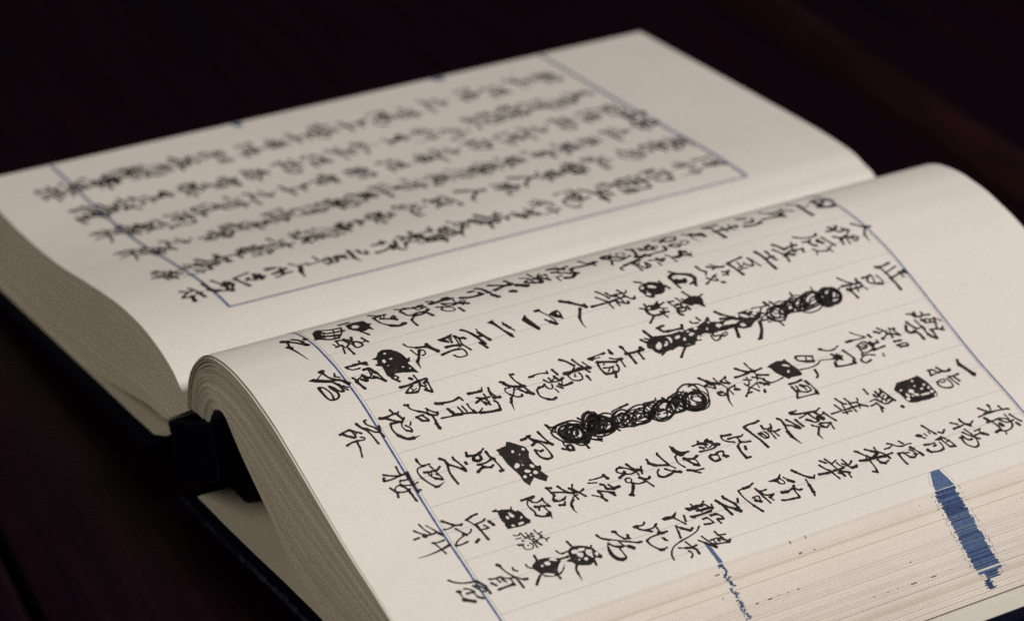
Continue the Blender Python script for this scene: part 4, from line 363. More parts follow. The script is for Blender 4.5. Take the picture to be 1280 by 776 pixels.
n41 3323 1426 3364 1440|n43 3344 1390 3376 1417|n61 3376 1417 3424 1461|n82 3409 1456 3429 1465|n40 3318 1522 3345 1527 3387 1545|n40 3352 1522 3363 1575|n37 3371 1458 3370 1503 3382 1533|n57 3382 1533 3425 1565|n49 3425 1554 3409 1579|n37 3394 1451 3411 1484|n39 3409 1478 3418 1525 3421 1556|n33 3371 1480 3405 1480|n66 3388 1507 3391 1512|n37 3364 1440 3417 1466
"""
LEFT_GLYPHS = """
n107 2941 -176 2984 -133 2978 -103|n97 3050 -204 3066 -160 3057 -119|n86 2922 -107 2978 -84 3052 -69|n97 3036 -189 2984 -133|n150 3057 -137 3142 -151|n129 3037 -91 3037 -54|n129 3061 -74 3115 -64
n118 2905 4 3003 9 3037 22|n172 3022 0 3079 50|n215 3046 18 3070 35|n97 2886 75 2977 105 3022 114|n97 3060 59 3102 87 3055 127|n172 3017 107 3024 175|n129 2961 141 3051 120|n150 2976 163 3036 174|n193 3093 110 3121 136|n107 3055 165 3125 124
n107 2948 218 2924 282 2910 341|n118 2948 218 3026 236 3116 262|n97 3006 283 3045 323|n97 2985 311 3030 281
n150 2980 362 3025 370|n129 3020 363 3027 412|n129 2975 393 3066 375|n86 2912 460 2923 515
n150 2978 380 3042 399|n129 2952 363 3052 336|n107 3033 345 3027 415
n129 2941 464 2941 523|n107 2936 515 2935 535|n129 3027 473 3017 536 2986 589|n172 3007 521 3046 541|n97 3089 473 3075 528 3056 556|n107 3063 548 3060 603|n97 2953 560 3065 532
n75 2924 637 2991 674 2990 752|n172 3023 683 3093 655|t118 3093 655 3138 648 3183 646
n86 3020 738 3015 809 3005 873|n150 2995 878 3019 915 3019 975|n86 2907 831 2980 836|n150 2999 984 3014 1027|n107 3078 867 3078 946|n129 3034 997 3069 1020|n97 2979 915 3073 899|n97 2984 962 3078 946|n86 3044 854 3092 870
n150 2952 1077 3018 1074|n150 3018 1074 3089 1064|t97 3089 1064 3156 1081|n129 2977 1134 3008 1139|n97 3028 1129 3077 1165|n107 3023 1181 3072 1177
n118 2966 1259 2966 1299|n140 2966 1299 2955 1365|n107 2926 1344 2989 1333|n129 3093 1231 3090 1288 3061 1363|n172 3061 1363 3051 1408|n129 2973 1432 3039 1409|n150 3090 1388 3109 1399|n97 3119 1394 3151 1428|n97 3016 1375 3109 1358
"""
LEFT_ROWS = """
517 -173 498 9 519 201 545 266 493 375 494 483 502 658 509 886 546 1104 563 1378 557 1591 550 1833 526 2025 557 2268 565 2509 579 2701 548 2979 497 3263 566 3476 506 3727 540 3953
994 -80 1003 108 995 273 1004 488 1027 751 1040 975 1049 1248 1044 1504 1043 1714 1035 1943 1027 2147 1036 2405 1058 2598 1176 2834 1079 3069 1063 3216 1047 3392 1038 3580 1073 3767 1064 3986
1487 -116 1469 56 1511 229 1494 452 1451 671 1448 867 1472 1098 1481 1363 1445 1601 1496 1871 1498 2135 1511 2389 1544 2588 1542 2854 1563 3125 1557 3336 1535 3585 1517 3814 1510 4031 1716 4117
1975 -124 2006 26 1968 229 2000 479 1959 657 1998 845 1936 1030 1975 1221 1972 1420 2006 1506 1982 1685 1971 1879 1972 2062 1990 2290 1991 2503 2009 2682 2010 2871 2023 3130 2020 3345 2013 3557 2006 3799 1964 4085
2579 -120 2582 50 2552 236 2519 395 2534 558 2500 744 2503 972 2502 1172 2473 1342 2495 1572 2490 1825 2489 2059 2495 2330 2532 2589 2485 2774 2476 2954 2471 3168 2478 3397 2453 3674 2441 3885 2455 4074
3021 1552 3051 1650 3041 1788 3021 1991 3017 2193 3050 2430 3018 2592 3006 2871 3037 3056 3004 3223 2993 3400 2986 3611 2964 3832 2956 4048
"""
# ------------------------------------------------------------------ brush strokes laid on the paper
rnd = random.Random(7)

class Ink:
    def __init__(self): self.v = []; self.f = []
    def stroke(self, pts, w, flag, surf, h, rough=0.045):
        if len(pts) == 2:
            P, L = pts, math.dist(*pts)
        else:
            P = catmull(pts, 6)
        n = 2
        L = sum(math.dist(a, b) for a, b in zip(P, P[1:]))
        if L < 1e-6: return
        # push the ends out by the round cap
        e = w * 0.38
        a, b = P[0], P[1]; d = math.dist(a, b) or 1e-6
        P = [(a[0] - (b[0] - a[0]) / d * e, a[1] - (b[1] - a[1]) / d * e)] + list(P[1:] if len(P) > 2 else [P[1]])
        a, b = P[-1], P[-2]; d = math.dist(a, b) or 1e-6
        P[-1] = (a[0] - (b[0] - a[0]) / d * e, a[1] - (b[1] - a[1]) / d * e)
        n = max(6, int(L / 0.00035))
        Q, L = resample(P, n)
        ph = rnd.uniform(0, 9); i0 = len(self.v)
        r = w * 0.5
        for k, q in enumerate(Q):
            t = k / n
            a = Q[max(k - 1, 0)]; b = Q[min(k + 1, n)]
            dx, dy = b[0] - a[0], b[1] - a[1]; d = math.hypot(dx, dy) or 1e-9
            if flag == 't': prof = 1.1 - 0.95 * t
            elif flag == 'b': prof = 0.75 + 0.6 * t
            else: prof = 1.20 - 0.34 * math.sin(math.pi * min(1, t * 1.15)) ** 0.8 - 0.22 * t
            c = min(t * L, (1 - t) * L) / max(r, 1e-9)
            cap = math.sqrt(max(0.0, 1 - (1 - min(c, 1)) ** 2)) if c < 1 else 1
            ww = r * prof * (0.18 + 0.82 * cap)
            j1 = 1 + rough * (math.sin(ph + k * 1.9) + 0.6 * rnd.uniform(-1, 1))
            j2 = 1 + rough * (math.sin(2 * ph + k * 2.3) + 0.6 * rnd.uniform(-1, 1))
            nx, ny = -dy / d, dx / d
            self.v.append(put(surf, q[0] + nx * ww * j1, q[1] + ny * ww * j1, h))
            self.v.append(put(surf, q[0] - nx * ww * j2, q[1] - ny * ww * j2, h))
            if k:
                self.f.append((i0 + 2 * k - 2, i0 + 2 * k - 1, i0 + 2 * k + 1, i0 + 2 * k))
    def fill(self, loops, surf, h):
        from mathutils.geometry import delaunay_2d_cdt
        vs_, fs = [], []
        def rough_loop(lp, k):
            out = []
            for i, p in enumerate(lp):
                q = lp[(i + 1) % len(lp)]
                n_ = max(1, int(math.dist(p, q) / 0.0005))
                for j in range(n_):
                    t = j / n_
                    out.append((p[0] + (q[0] - p[0]) * t + (rnd.uniform(-1, 1) * k if j else 0), p[1] + (q[1] - p[1]) * t + (rnd.uniform(-1, 1) * k if j else 0)))
            return out
        holes = []
        for i, lp in enumerate(loops):
            lp = rough_loop(lp, 0.00008)
            b = len(vs_); vs_ += [Vector(p) for p in lp]; fs.append(list(range(b, b + len(lp))))
            if i: holes.append(lp)
        xs = [p.x for p in vs_]; ys = [p.y for p in vs_]
        g = 0.0012
        x = min(xs)
        while x < max(xs):
            y = min(ys)
            while y < max(ys):
                vs_.append(Vector((x, y))); y += g
            x += g
        edges = [(f[i], f[(i + 1) % len(f)]) for f in fs for i in range(len(f))]
        V, E_, F, *_r = delaunay_2d_cdt(vs_, edges, [], 0, 1e-7)
        def inside(p, lp):
            c = False; j = len(lp) - 1
            for i in range(len(lp)):
                a, b = lp[i], lp[j]
                if (a[1] > p[1]) != (b[1] > p[1]) and p[0] < (b[0] - a[0]) * (p[1] - a[1]) / (b[1] - a[1]) + a[0]: c = not c
                j = i
            return c
        outer = [tuple(V[0])] and rough_outer(vs_, fs[0])
        i0 = len(self.v)
        self.v += [put(surf, p.x, p.y, h) for p in V]
        for f in F:
            c = sum((V[i] for i in f), Vector((0, 0))) / len(f)
            if inside(c, outer) and not any(inside(c, hl) for hl in holes):
                self.f.append(tuple(i0 + i for i in f))

def rough_outer(vs_, idx): return [tuple(vs_[i]) for i in idx]

def parse(text):
    out = []
    for ln in text.strip().split('\n'):
        g = []
        for it in ln.split('|'):
            if it[0] == 'P':
                loops = []
                for lp in it[1:].split(';'):
                    a = [int(x) / 20000 for x in lp.split()]
                    loops.append(list(zip(a[::2], a[1::2])))
                g.append(('P', loops))
            else:
                h, *r_ = it.split()
                a = [int(x) / 20000 for x in r_]
                w_ = int(h[1:]) / 1e5
                g.append((h[0], w_ * (1.62 if w_ < .00045 else 1.75) + .00011, list(zip(a[::2], a[1::2]))))
        out.append(g)
    return out

def draw(g, surf, tf=lambda p: p, k=1.0, h=0.00009):
    ink = Ink()
    for e in g:
        if e[0] == 'P':
            ink.fill([[tf(p) for p in lp] for lp in e[1]], surf, h)
            if len(e[1]) <= 2:
                lp = [tf(p) for p in e[1][0]]
                for a, b in zip(lp, lp[1:] + lp[:1]): ink.stroke([a, b], .00042, 'n', surf, h - .000006)
        else: ink.stroke([tf(p) for p in e[2]], max(e[1] * k, 0.00013), e[0], surf, h)
    return ink

# ------------------------------------------------------------------ the book
book = bpy.data.objects.new("open_book", None)
COL.objects.link(book)
book.location = (0, 0, 0)
book['label'] = "thick open book with black handwritten Chinese pages and navy cloth cover"
book['category'] = "book"

def leaf(V, F, FM, prof0, prof1, y0, y1, th, mat, shear=0.0):
    """one leaf: closed slab between a profile at y0 and one at y1"""
    n = len(prof0); base = len(V)
    for prof, y in ((prof0, y0), (prof1, y1)):
        for side in (0, 1):
            for i, p in enumerate(prof):
                a = prof[max(i - 1, 0)]; b = prof[min(i + 1, n - 1)]
                nx, nz = (b[1] - a[1]), -(b[0] - a[0]); l = math.hypot(nx, nz) or 1e-9
                t = th * side
                V.append((p[0] + nx / l * t, y, p[1] + nz / l * t))
    SH = shear * th
    for j in (n - 1,) if shear > 0 else ():
        e0, e1 = prof0[-2], prof0[-1]; l = math.dist(e0, e1)
        for q in (base + n + j, base + 3 * n + j):
            x, y, z = V[q]; V[q] = (x - (e1[0] - e0[0]) / l * SH, y, z - (e1[1] - e0[1]) / l * SH)
    A, B, C, D = base, base + n, base + 2 * n, base + 3 * n
    for i in range(n - 1):
        F.append((A + i, A + i + 1, C + i + 1, C + i)); F.append((B + i, D + i, D + i + 1, B + i + 1))
        F.append((A + i, B + i, B + i + 1, A + i + 1)); F.append((C + i, C + i + 1, D + i + 1, D + i))
        FM += [mat] * 4
    F.append((A + n - 1, B + n - 1, D + n - 1, C + n - 1)); F.append((A, C, D, B)); FM += [mat] * 2

def lerp2(A, B, v): return [(a[0] + (b[0] - a[0]) * v, a[1] + (b[1] - a[1]) * v) for a, b in zip(A, B)]

def spacing(n, gaps, seed):
    r = random.Random(seed); s = [0.0]
    for k in range(n): s.append(s[-1] + r.uniform(0.75, 1.25) + (r.uniform(.5, 1.2) if r.random() < 0.07 else 0) + gaps.get(k, 0))
    return [x / s[-1] for x in s]

# right half: about a hundred folded leaves fanning out from the spine
M = 44
RTr, _ = resample(PS, M); RBr, _ = resample(catmull(RB, 8), M)
N_R = 104
vr = spacing(N_R, {0: 1.2, 1: .8, 3: 1.0, 8: .9, 15: .6, 30: .6, 50: .6, 82: 2.2, 95: .8, 100: 1.0}, 3)
V, F, FM = [], [], []
R1 = random.Random(11)
ends = []
tone = 1; fan = 0.0
for k in range(1, N_R + 1):
    v = vr[k]
    P = lerp2(RTr, RBr, v)
    ext = R1.uniform(-.00012, .00012) + (0.0004 if k in (1, 4) else 0) + (0.0006 if k >= 83 else 0)
    a, b = P[-2], P[-1]; l = math.dist(a, b)
    P[-1] = (b[0] + (b[0] - a[0]) / l * ext, b[1] + (b[1] - a[1]) / l * ext)
    # slow sideways drift so that some leaves stand a little proud of the cut bottom edge
    fan = fan * 0.8 + R1.uniform(-.00016, .00016)
    yb = Y0 + fan + (-.0009 if k in (1,) else -.0005 if k in (2, 3) else 0)
    tone = R1.choices((0, 1, 2, 3), (9, 7, 3, 1.0))[0]
    pitch = (v - vr[k - 1]) * 0.036
    th = min(0.00034, max(0.00016, pitch * 0.80))
    leaf(V, F, FM, P, P, yb, Y1 + R1.uniform(-.0002, .0002), th, tone, 1.5)
    d = (P[-1][0] - P[-2][0], P[-1][1] - P[-2][1]); l = math.hypot(*d); d = (d[0] / l, d[1] / l)
    ends.append((v, P[-1], d, (d[1], -d[0]), th))
right_block = mesh_obj("page_block", V, F, EDGES, book, FM)
right_block['kind'] = "stuff"

# left half
LBr, _ = resample(LBs, M); LTr, _ = resample(LTs, M)
LBo, _ = resample(catmull(LBOT, 8), M)
V, F, FM = [], [], []
N_L = 110
vl = spacing(N_L, {0: .6, 20: .5, 60: .5, 90: .5}, 5)
fan = 0
for k in range(1, N_L + 1):
    v = vl[k]
    fan = fan * 0.8 + R1.uniform(-.00012, .00012)
    P = lerp2(LBr, LBo, v); Q = lerp2(LTr, LBo, v)
    e = R1.uniform(-.0003, .0003)
    P[0] = (P[0][0] + e, P[0][1]); Q[0] = (Q[0][0] + e, Q[0][1])
    tone = R1.choice((0, 1, 1, 2))
    leaf(V, F, FM, P, Q, Y0 + fan, Y1 + R1.uniform(-.0002, .0002), 0.00026, tone)
left_block = mesh_obj("page_block", V, F, EDGES, book, FM)
left_block['kind'] = "stuff"

# the two open pages
def page(surf, S, y0, y1, ny):
    V, F = [], []
    th = 0.00022
    n = len(S)
    for j in range(ny + 1):
        y = y0 + (y1 - y0) * j / ny
        for s in S: V.append(put(surf, s, y, 0))
    b = len(V)
    for j in range(ny + 1):
        y = y0 + (y1 - y0) * j / ny
        for s in S: V.append(put(surf, s, y, -th))
    for j in range(ny):
        for i in range(n - 1):
            a = j * n + i
            F.append((a, a + 1, a + n + 1, a + n)); F.append((b + a, b + a + n, b + a + n + 1, b + a + 1))
    for i in range(n - 1):
        F.append((i, b + i, b + i + 1, i + 1)); a = ny * n + i
        F.append((a, a + 1, b + a + 1, b + a))
    for j in range(ny):
        a = j * n; F.append((a, a + n, b + a + n, b + a))
        a = j * n + n - 1; F.append((a, b + a, b + a + n, a + n))
    return mesh_obj("page", V, F, PAPER, book, None, False)
page_r = page(surf_right, AL, Y0 - .0003, Y1, 1)
page_l = page(surf_left, [LLEN * i / NL for i in range(NL + 1)], Y0, Y1, 12)
for o in (page_r, page_l):
    md = o.modifiers.new("edge", 'EDGE_SPLIT'); md.split_angle = math.radians(50)
    o.data.polygons.foreach_set("use_smooth", [True] * len(o.data.polygons))

# printed frame, rulings
def line_obj(name, parent, surf, segs, mat, h, rough=0.03):
    ink = Ink()
    for pts, w in segs:
        ink.stroke(pts, w, 'l', surf, h, rough)
    return mesh_obj(name, ink.v, ink.f, mat, parent)
def straight(a, b, n): return [(a[0] + (b[0] - a[0]) * k / n, a[1] + (b[1] - a[1]) * k / n) for k in range(n + 1)]
_old = Ink.stroke
def plain_stroke(self, pts, w, flag, surf, h, rough=0.1):
    if flag != 'l': return _old(self, pts, w, flag, surf, h, rough)
    L = sum(math.dist(a, b) for a, b in zip(pts, pts[1:])); n = max(4, int(L / 0.0006))
    Q, L = resample(pts, n); i0 = len(self.v)
    for k, q in enumerate(Q):
        a = Q[max(k - 1, 0)]; b = Q[min(k + 1, n)]
        dx, dy = b[0] - a[0], b[1] - a[1]; d = math.hypot(dx, dy)
        j = 1 + rough * rnd.uniform(-4, 4)
        nx, ny = -dy / d * w / 2 * j, dx / d * w / 2 * j
        self.v.append(put(surf, q[0] + nx, q[1] + ny, h)); self.v.append(put(surf, q[0] - nx, q[1] - ny, h))
        if k: self.f.append((i0 + 2 * k - 2, i0 + 2 * k - 1, i0 + 2 * k + 1, i0 + 2 * k))
Ink.stroke = plain_stroke
# right page: the frame runs across the fold, so its two long sides reach the fore edge
S0R = 0.0185
line_obj("printed_frame", page_r, surf_right,
         [(straight((S0R, -.0014), (RLEN - .0003, -.0014), 60), .00068), (straight((S0R, .2010), (RLEN - .0003, .2010), 60), .00066),
          (straight((S0R, -.0014), (S0R, .2010), 40), .00042),
          (straight((S0R + .001, -.0003), (RLEN - .0003, -.0003), 60), .00010), (straight((S0R + .001, .2), (RLEN - .0003, .2), 60), .00010)], FRAME, .00005)
RUL = [ALx for ALx in ()]
def s_of_x(x):
    for i in range(len(PS) - 1):
        if PS[i][0] <= x <= PS[i + 1][0] and AL[i] > 0.03:
            return AL[i] + (x - PS[i][0]) / (PS[i + 1][0] - PS[i][0]) * (AL[i + 1] - AL[i])
for x in (-.0637, -.0509, -.0406, -.0297, -.01995, -.0100, .0, .0099, .0207, .0309, .0411):
    s = s_of_x(x)
    line_obj("ruling_line", page_r, surf_right, [(straight((s, -.0003), (s, .2), 20), .00016)], RULE, .00003)
for k in range(1, 4):
    s = s_of_x(-.0637) - .0108 * k
    line_obj("ruling_line", page_r, surf_right, [(straight((s, -.0003), (s, .2), 20), .00014)], RULE, .00003)
# left page
line_obj("printed_frame", page_l, surf_left,
         [(straight((.0008, .0008), (.1662, .0008), 60), .00105), (straight((.0008, .2083), (.1662, .2083), 60), .0012),
          (straight((.1662, .0008), (.1662, .2083), 60), .00080)], FRAME, .00005)
# printed marks of the fold column
def poly_obj(name, parent, surf, loops, mat, h):
    ink = Ink()
    for lp in loops: ink.fill([lp], surf, h)
    return mesh_obj(name, ink.v, ink.f, mat, parent)
poly_obj("fishtail_mark", page_r, surf_right, [[(.1700, .1550), (.1702, .1584), (.1773, .1594), (.1773, .1520), (.1755, .1524)]], BLUE, .00005)
line_obj("mark_outline", page_r, surf_right, [([(.1700, .1543), (.1745, .1516), (.1765, .1527)], .00012), ([(.1700, .1595), (.1762, .1603)], .00012)], RULE, .00005)
poly_obj("fold_line_mark", page_r, surf_right, [[(.1690, .0704), (.1690, .0717), (.1772, .0721), (.1772, .0706)]], BLUE, .00006)
poly_obj("fishtail_mark", page_l, surf_left, [[(.0004, .1592), (.0006, .1650), (.0042, .1643), (.0036, .1602)]], BLUE, .00005)
poly_obj("fishtail_mark", page_l, surf_left, [[(.0004, .0735), (.0006, .0780), (.0052, .0768), (.0040, .0745)]], BLUE, .00005)

# handwriting
RG = parse(RIGHT_GLYPHS)
for g in RG:
    ink = draw(g, surf_right)
    mesh_obj("handwritten_character", ink.v, ink.f, INK, page_r)
for g in parse(LEFT_GLYPHS):
    ink = draw(g, surf_left, k=0.72)
    mesh_obj("handwritten_character", ink.v, ink.f, INK, page_l)
def extent(g):
    P = [p for e in g for p in ([q for lp in e[1] for q in lp] if e[0] == 'P' else e[2])]
    xs = [p[0] for p in P]; ys = [p[1] for p in P]
    return min(xs), max(xs), min(ys), max(ys)
pool = []
for g in RG:
    x0, x1, y0, y1 = extent(g)
    if 0.005 < x1 - x0 < 0.021 and 0.006 < y1 - y0 < 0.016 and len(g) >= 4 and not any(e[0] == 'P' or len(e[2]) > 9 for e in g) and len(g) < 26 and x0 > 0.05:
        pool.append((g, x0, x1, y0, y1))
R2 = random.Random(23)
for row in LEFT_ROWS.strip().split('\n'):
    a = [int(x) / 20000 for x in row.split()]
    last = None
    for s, y in zip(a[::2], a[1::2]):
        it = R2.choice(pool)
        while it is last: it = R2.choice(pool)
        last = it
        g, x0, x1, y0, y1 = it
        kx = R2.uniform(.0125, .0160) / (x1 - x0); ky = R2.uniform(.0092, .0108) / (y1 - y0)
        kx = min(kx, 1.4); ky = min(ky, 1.4)
        cx, cy = (x0 + x1) / 2, (y0 + y1) / 2
        ink = draw(g, surf_left, lambda p: (s + (p[0] - cx) * kx, y + (p[1] - cy) * ky), 1.38)
        mesh_obj("handwritten_character", ink.v, ink.f, INK, page_l)

# ink stains on the fore edge: every leaf carries its own short piece
R3 = random.Random(5)
def edge_marks(name, mat_list, items):
    V, F, FM = [], [], []
    for k, ya, yb, mi, part in items:
        v, p, d, n, th = ends[k]
        o = .00004
        a = (p[0] + d[0] * o, p[1] + d[1] * o)
        hb = th * 1.3 * part
        b = (a[0] + n[0] * (hb + .00002) - d[0] * 1.5 * hb, a[1] + n[1] * (hb + .00002) - d[1] * 1.5 * hb)
        a = (a[0] - n[0] * .00002, a[1] - n[1] * .00002)
        i = len(V)
        V += [(a[0], ya, a[1]), (a[0], yb, a[1]), (b[0], yb, b[1]), (b[0], ya, b[1])]
        F.append((i, i + 1, i + 2, i + 3)); FM.append(mi)
        # the ink also shows on the narrow strip of leaf behind the edge
        c = (p[0] - d[0] * .0010 - n[0] * .00003, p[1] - d[1] * .0010 - n[1] * .00003)
        i = len(V)
        V += [(a[0], ya, a[1]), (a[0], yb, a[1]), (c[0], yb, c[1]), (c[0], ya, c[1])]
        F.append((i, i + 1, i + 2, i + 3)); FM.append(mi)
    return mesh_obj(name, V, F, mat_list, book, FM)
items = []
for k, e in enumerate(ends):
    v = e[0]
    if v < .86:
        ya = .1512 - .0050 * v; yb = .1592 - .0034 * v
        if v > .8: ya += .0018; yb -= .0022
        items.append((k, ya + R3.uniform(-.0004, .0006), yb + R3.uniform(-.0006, .0004), R3.choices((0, 1, 2), (3, 1.4, 1.6) if v > .25 else (2, 5, 0))[0], 1))
        for y in (ya - R3.uniform(.0008, .0018), yb + R3.uniform(.0006, .0016)):
            if R3.random() < .5: items.append((k, y, y + R3.uniform(.0001, .0003), 1, 1))
    elif v < .95:
        y = .1475 + R3.uniform(-.0006, .0006)
        items.append((k, y, y + R3.uniform(.0016, .0032), 1, 1))
edge_marks("blue_edge_stain", [BLUE, DBLUE, GBLUE], items)
items = []
for k, e in enumerate(ends):
    v = e[0]
    y = .0706 - .0032 * v
    for j in range(2):
        if R3.random() < .85:
            yy = y + R3.uniform(-.0009, .0009)
            items.append((k, yy, yy + R3.uniform(.0003, .0011), R3.choice((0, 1, 1)), 1))
edge_marks("blue_edge_stain", [BLUE, DBLUE, GBLUE], items)
SPK = [(.017, .0958, .0004), (.021, .1015, .0003), (.133, .0965, .0011), (.141, .1017, .0006), (.084, .0671, .0018), (.421, .0784, .0016), (.412, .0821, .0005),
       (.423, .0891, .0008), (.422, .0741, .001), (.413, .0855, .0004), (.287, .0651, .0005), (.515, .1287, .0005), (.691, .1322, .0020), (.693, .1245, .0022),
       (.688, .1192, .0006), (.686, .1156, .0009), (.689, .1103, .0008), (.684, .1401, .0003), (.685, .1607, .0004), (.073, .1435, .0004), (.09, .187, .0004), (.3, .178, .0003)]
items = []
for v, y, w_ in SPK:
    k = min(range(len(ends)), key=lambda i: abs(ends[i][0] - v))
    items.append((k, y, y + w_, 0, 1.0))
edge_marks("ink_specks", [INK], items)["kind"] = "stuff"

# ------------------------------------------------------------------ cover: two boards in navy cloth, pasted endpapers, spine
def edge_highlight(prof, y, mat, parent):  # thin strip whose lighter colour stands in for rim light on the board edge
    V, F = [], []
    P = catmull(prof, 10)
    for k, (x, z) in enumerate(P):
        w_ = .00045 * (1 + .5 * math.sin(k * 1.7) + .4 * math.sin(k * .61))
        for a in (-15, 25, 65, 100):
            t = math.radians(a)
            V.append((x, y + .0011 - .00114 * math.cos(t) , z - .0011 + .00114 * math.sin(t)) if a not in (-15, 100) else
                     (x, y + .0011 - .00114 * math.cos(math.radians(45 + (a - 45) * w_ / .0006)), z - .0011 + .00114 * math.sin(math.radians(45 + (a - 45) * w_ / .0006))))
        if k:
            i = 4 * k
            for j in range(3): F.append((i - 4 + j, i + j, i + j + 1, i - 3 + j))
    return mesh_obj("painted_edge_highlight", V, F, mat, parent)
def slab(name, prof, y0, y1, th, mat, parent, bev=0.0012):
    """board following a profile (top surface), with rounded cloth edges"""
    bm = bmesh.new()
    n = len(prof)
    top = [[bm.verts.new((p[0], y, p[1])) for p in prof] for y in (y0, y1)]
    bot = [[bm.verts.new((p[0], y, p[1] - th)) for p in prof] for y in (y0, y1)]
    for i in range(n - 1):
        bm.faces.new((top[0][i], top[0][i + 1], top[1][i + 1], top[1][i]))
        bm.faces.new((bot[0][i], bot[1][i], bot[1][i + 1], bot[0][i + 1]))
        bm.faces.new((top[0][i], bot[0][i], bot[0][i + 1], top[0][i + 1]))
        bm.faces.new((top[1][i], top[1][i + 1], bot[1][i + 1], bot[1][i]))
    bm.faces.new((top[0][0], top[1][0], bot[1][0], bot[0][0]))
    bm.faces.new((top[0][-1], bot[0][-1], bot[1][-1], top[1][-1]))
    bmesh.ops.recalc_face_normals(bm, faces=bm.faces)
    me = bpy.data.meshes.new(name); bm.to_mesh(me); bm.free()
    me.materials.append(mat)
    o = bpy.data.objects.new(name, me); COL.objects.link(o); o.parent = parent
    if bev:
        md = o.modifiers.new("bevel", 'BEVEL'); md.width = bev; md.segments = 3; md.limit_method = 'ANGLE'; md.angle_limit = math.radians(40)
    return o
RBP = [(-.1040, -.0389), (-.08, -.0384), (-.058, -.0374), (-.036, -.0360), (-.016, -.0352), (.02, -.0350), (.0945, -.0350)]
board_r = slab("cover_board", RBP, -.0362, .2612, .0042, CLOTH, book, .0011)
slab("endpaper", [(x, z + .00028) for x, z in ([(-.1000, -.0388)] + RBP[1:-1] + [(.0905, -.0350)])], -.0315, .2565, .0003, ENDP, board_r, 0)
edge_highlight([(-.1032, -.0389)] + RBP[1:-1] + [(.0930, -.0350)], -.0362, PALE_CLOTH, board_r)
LBP = [(-.3300, -.0432), (-.19, -.0352), (-.1285, -.0322)]
board_l = slab("cover_board", LBP, -.0362, .2612, .0030, CLOTH, book, .0011)
slab("endpaper", [(-.3255, -.0432 + .0005), (-.19, -.0352 + .00028), (-.150, -.0329), (-.134, -.0318), (-.1225, -.0268)], -.0315, .2565, .0003, ENDP, board_l, 0)
# spine: rounded cloth back under the sewn edge of the leaves
def prism(name, P, y0, y1, mat, parent, bev):
    bm = bmesh.new()
    a = [bm.verts.new((x, y0, z)) for x, z in P]; b = [bm.verts.new((x, y1, z)) for x, z in P]
    bm.faces.new(a); bm.faces.new(list(reversed(b)))
    for i in range(len(P)):
        j = (i + 1) % len(P); bm.faces.new((a[i], b[i], b[j], a[j]))
    bmesh.ops.recalc_face_normals(bm, faces=bm.faces)
    me = bpy.data.meshes.new(name); bm.to_mesh(me); bm.free(); me.materials.append(mat)
    o = bpy.data.objects.new(name, me); COL.objects.link(o); o.parent = parent
    md = o.modifiers.new("bevel", 'BEVEL'); md.width = bev; md.segments = 2; md.limit_method = 'ANGLE'; md.angle_limit = math.radians(25)
    return o
spine = prism("cloth_spine", [(-.1183, -.0188), (-.1010, -.0112), (-.0836, -.0032), (-.0790, -.0120), (-.0777, -.0206), (-.0930, -.0300), (-.1086, -.0383), (-.1135, -.0290)],
              -.0330, .2590, CLOTH, book, .0009)
prism("spine_lining", [(-.1165, -.0200), (-.0835, -.0060), (-.0785, -.0120), (-.0772, -.0206), (-.0830, -.0330), (-.0905, -.0425), (-.0985, -.0457), (-.1060, -.0457), (-.1120, -.0400)],
      -.0200, .2575, CLOTH, spine, .0012)
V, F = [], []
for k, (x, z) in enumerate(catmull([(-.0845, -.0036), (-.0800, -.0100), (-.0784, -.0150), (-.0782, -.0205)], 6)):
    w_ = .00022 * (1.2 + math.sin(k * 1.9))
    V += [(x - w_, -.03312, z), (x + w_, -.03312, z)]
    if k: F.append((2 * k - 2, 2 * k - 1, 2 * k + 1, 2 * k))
mesh_obj("pale_crease", V, F, PALE_CLOTH, spine)  # narrow paler line along the spine crease
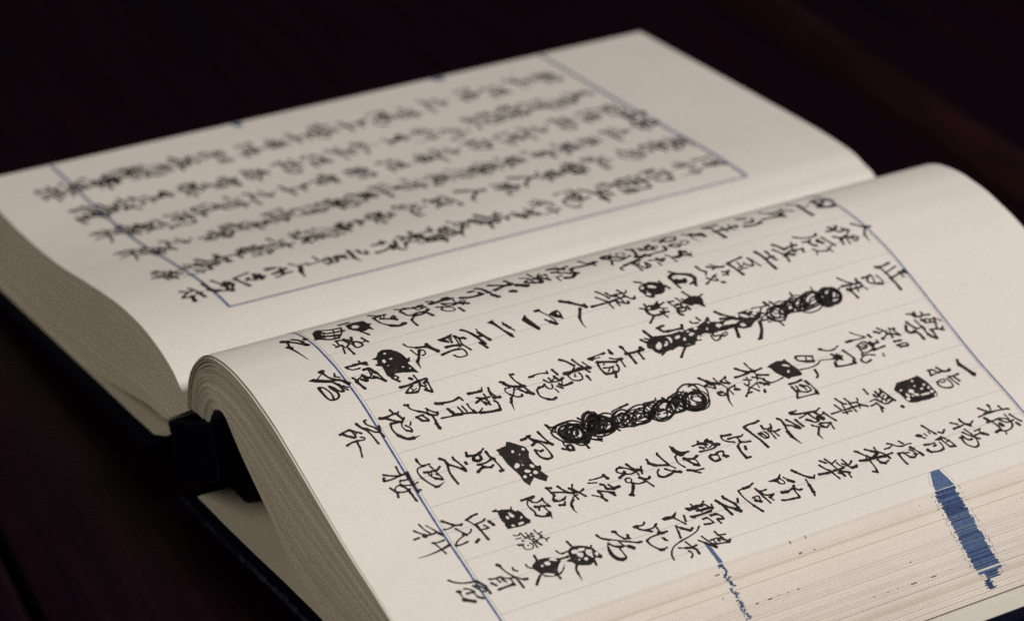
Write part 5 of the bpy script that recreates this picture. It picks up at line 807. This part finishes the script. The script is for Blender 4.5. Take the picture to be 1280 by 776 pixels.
# cloth hinge that falls from the spine on to the right board
slab("cloth_hinge", [(-.0820, -.0050), (-.0780, -.0120), (-.0765, -.0230), (-.0800, -.0330), (-.0880, -.0384)], -.0140, .2570, .0008, CLOTH, book, 0)

# ------------------------------------------------------------------ the table it lies on
ZT = -0.0462
table = bpy.data.objects.new("wooden_table", None)
COL.objects.link(table)
table.location = (-.2, .13, -0.80)
table.rotation_euler = (0, 0, math.radians(-7))
table['label'] = "dark red-brown lacquered wooden table under the open book"
table['category'] = "table"
def tbox(name, x0, x1, y0, y1, z0, z1, bev, seg=3, mat=None):
    bm = bmesh.new()
    bmesh.ops.create_cube(bm, size=1.0)
    for v_ in bm.verts:
        v_.co = ((x0 + x1) / 2 + v_.co.x * (x1 - x0), (y0 + y1) / 2 + v_.co.y * (y1 - y0), (z0 + z1) / 2 + v_.co.z * (z1 - z0))
    me = bpy.data.meshes.new(name); bm.to_mesh(me); bm.free(); me.materials.append(mat or WOOD)
    o = bpy.data.objects.new(name, me); COL.objects.link(o); o.parent = table
    md = o.modifiers.new("bevel", 'BEVEL'); md.width = bev; md.segments = seg
    return o
H = ZT + 0.80       # local height of the panel
tbox("table_panel", -.95, .95, -.209, .232, H - .02, H, .0015)
tbox("front_rail", -.95, .95, -.42, -.2125, H - .03, H + .0010, .004)
tbox("rounded_moulding", -.95, .95, .2335, .262, H - .02, H + .006, .011, 5, REDWOOD)
tbox("back_board", -.95, .95, .2630, .372, H - .02, H - .004, .001)
tbox("rounded_moulding", -.95, .95, .3735, .398, H - .02, H + .004, .010, 5, REDWOOD)
tbox("back_board", -.95, .95, .3990, .62, H - .02, H - .004, .001)
for x in (-.88, .88):
    for y in (-.36, .56):
        tbox("table_leg", x - .03, x + .03, y - .03, y + .03, 0, H - .032, .006)
tbox("apron", -.85, .85, -.375, -.345, H - .14, H - .032, .003)
tbox("apron", -.85, .85, .545, .575, H - .14, H - .022, .003)

fl = mesh_obj("floor", [(-8, -8, -.80), (8, -8, -.80), (8, 8, -.80), (-8, 8, -.80)], [(0, 1, 2, 3)], FLOOR)
fl['kind'] = "structure"
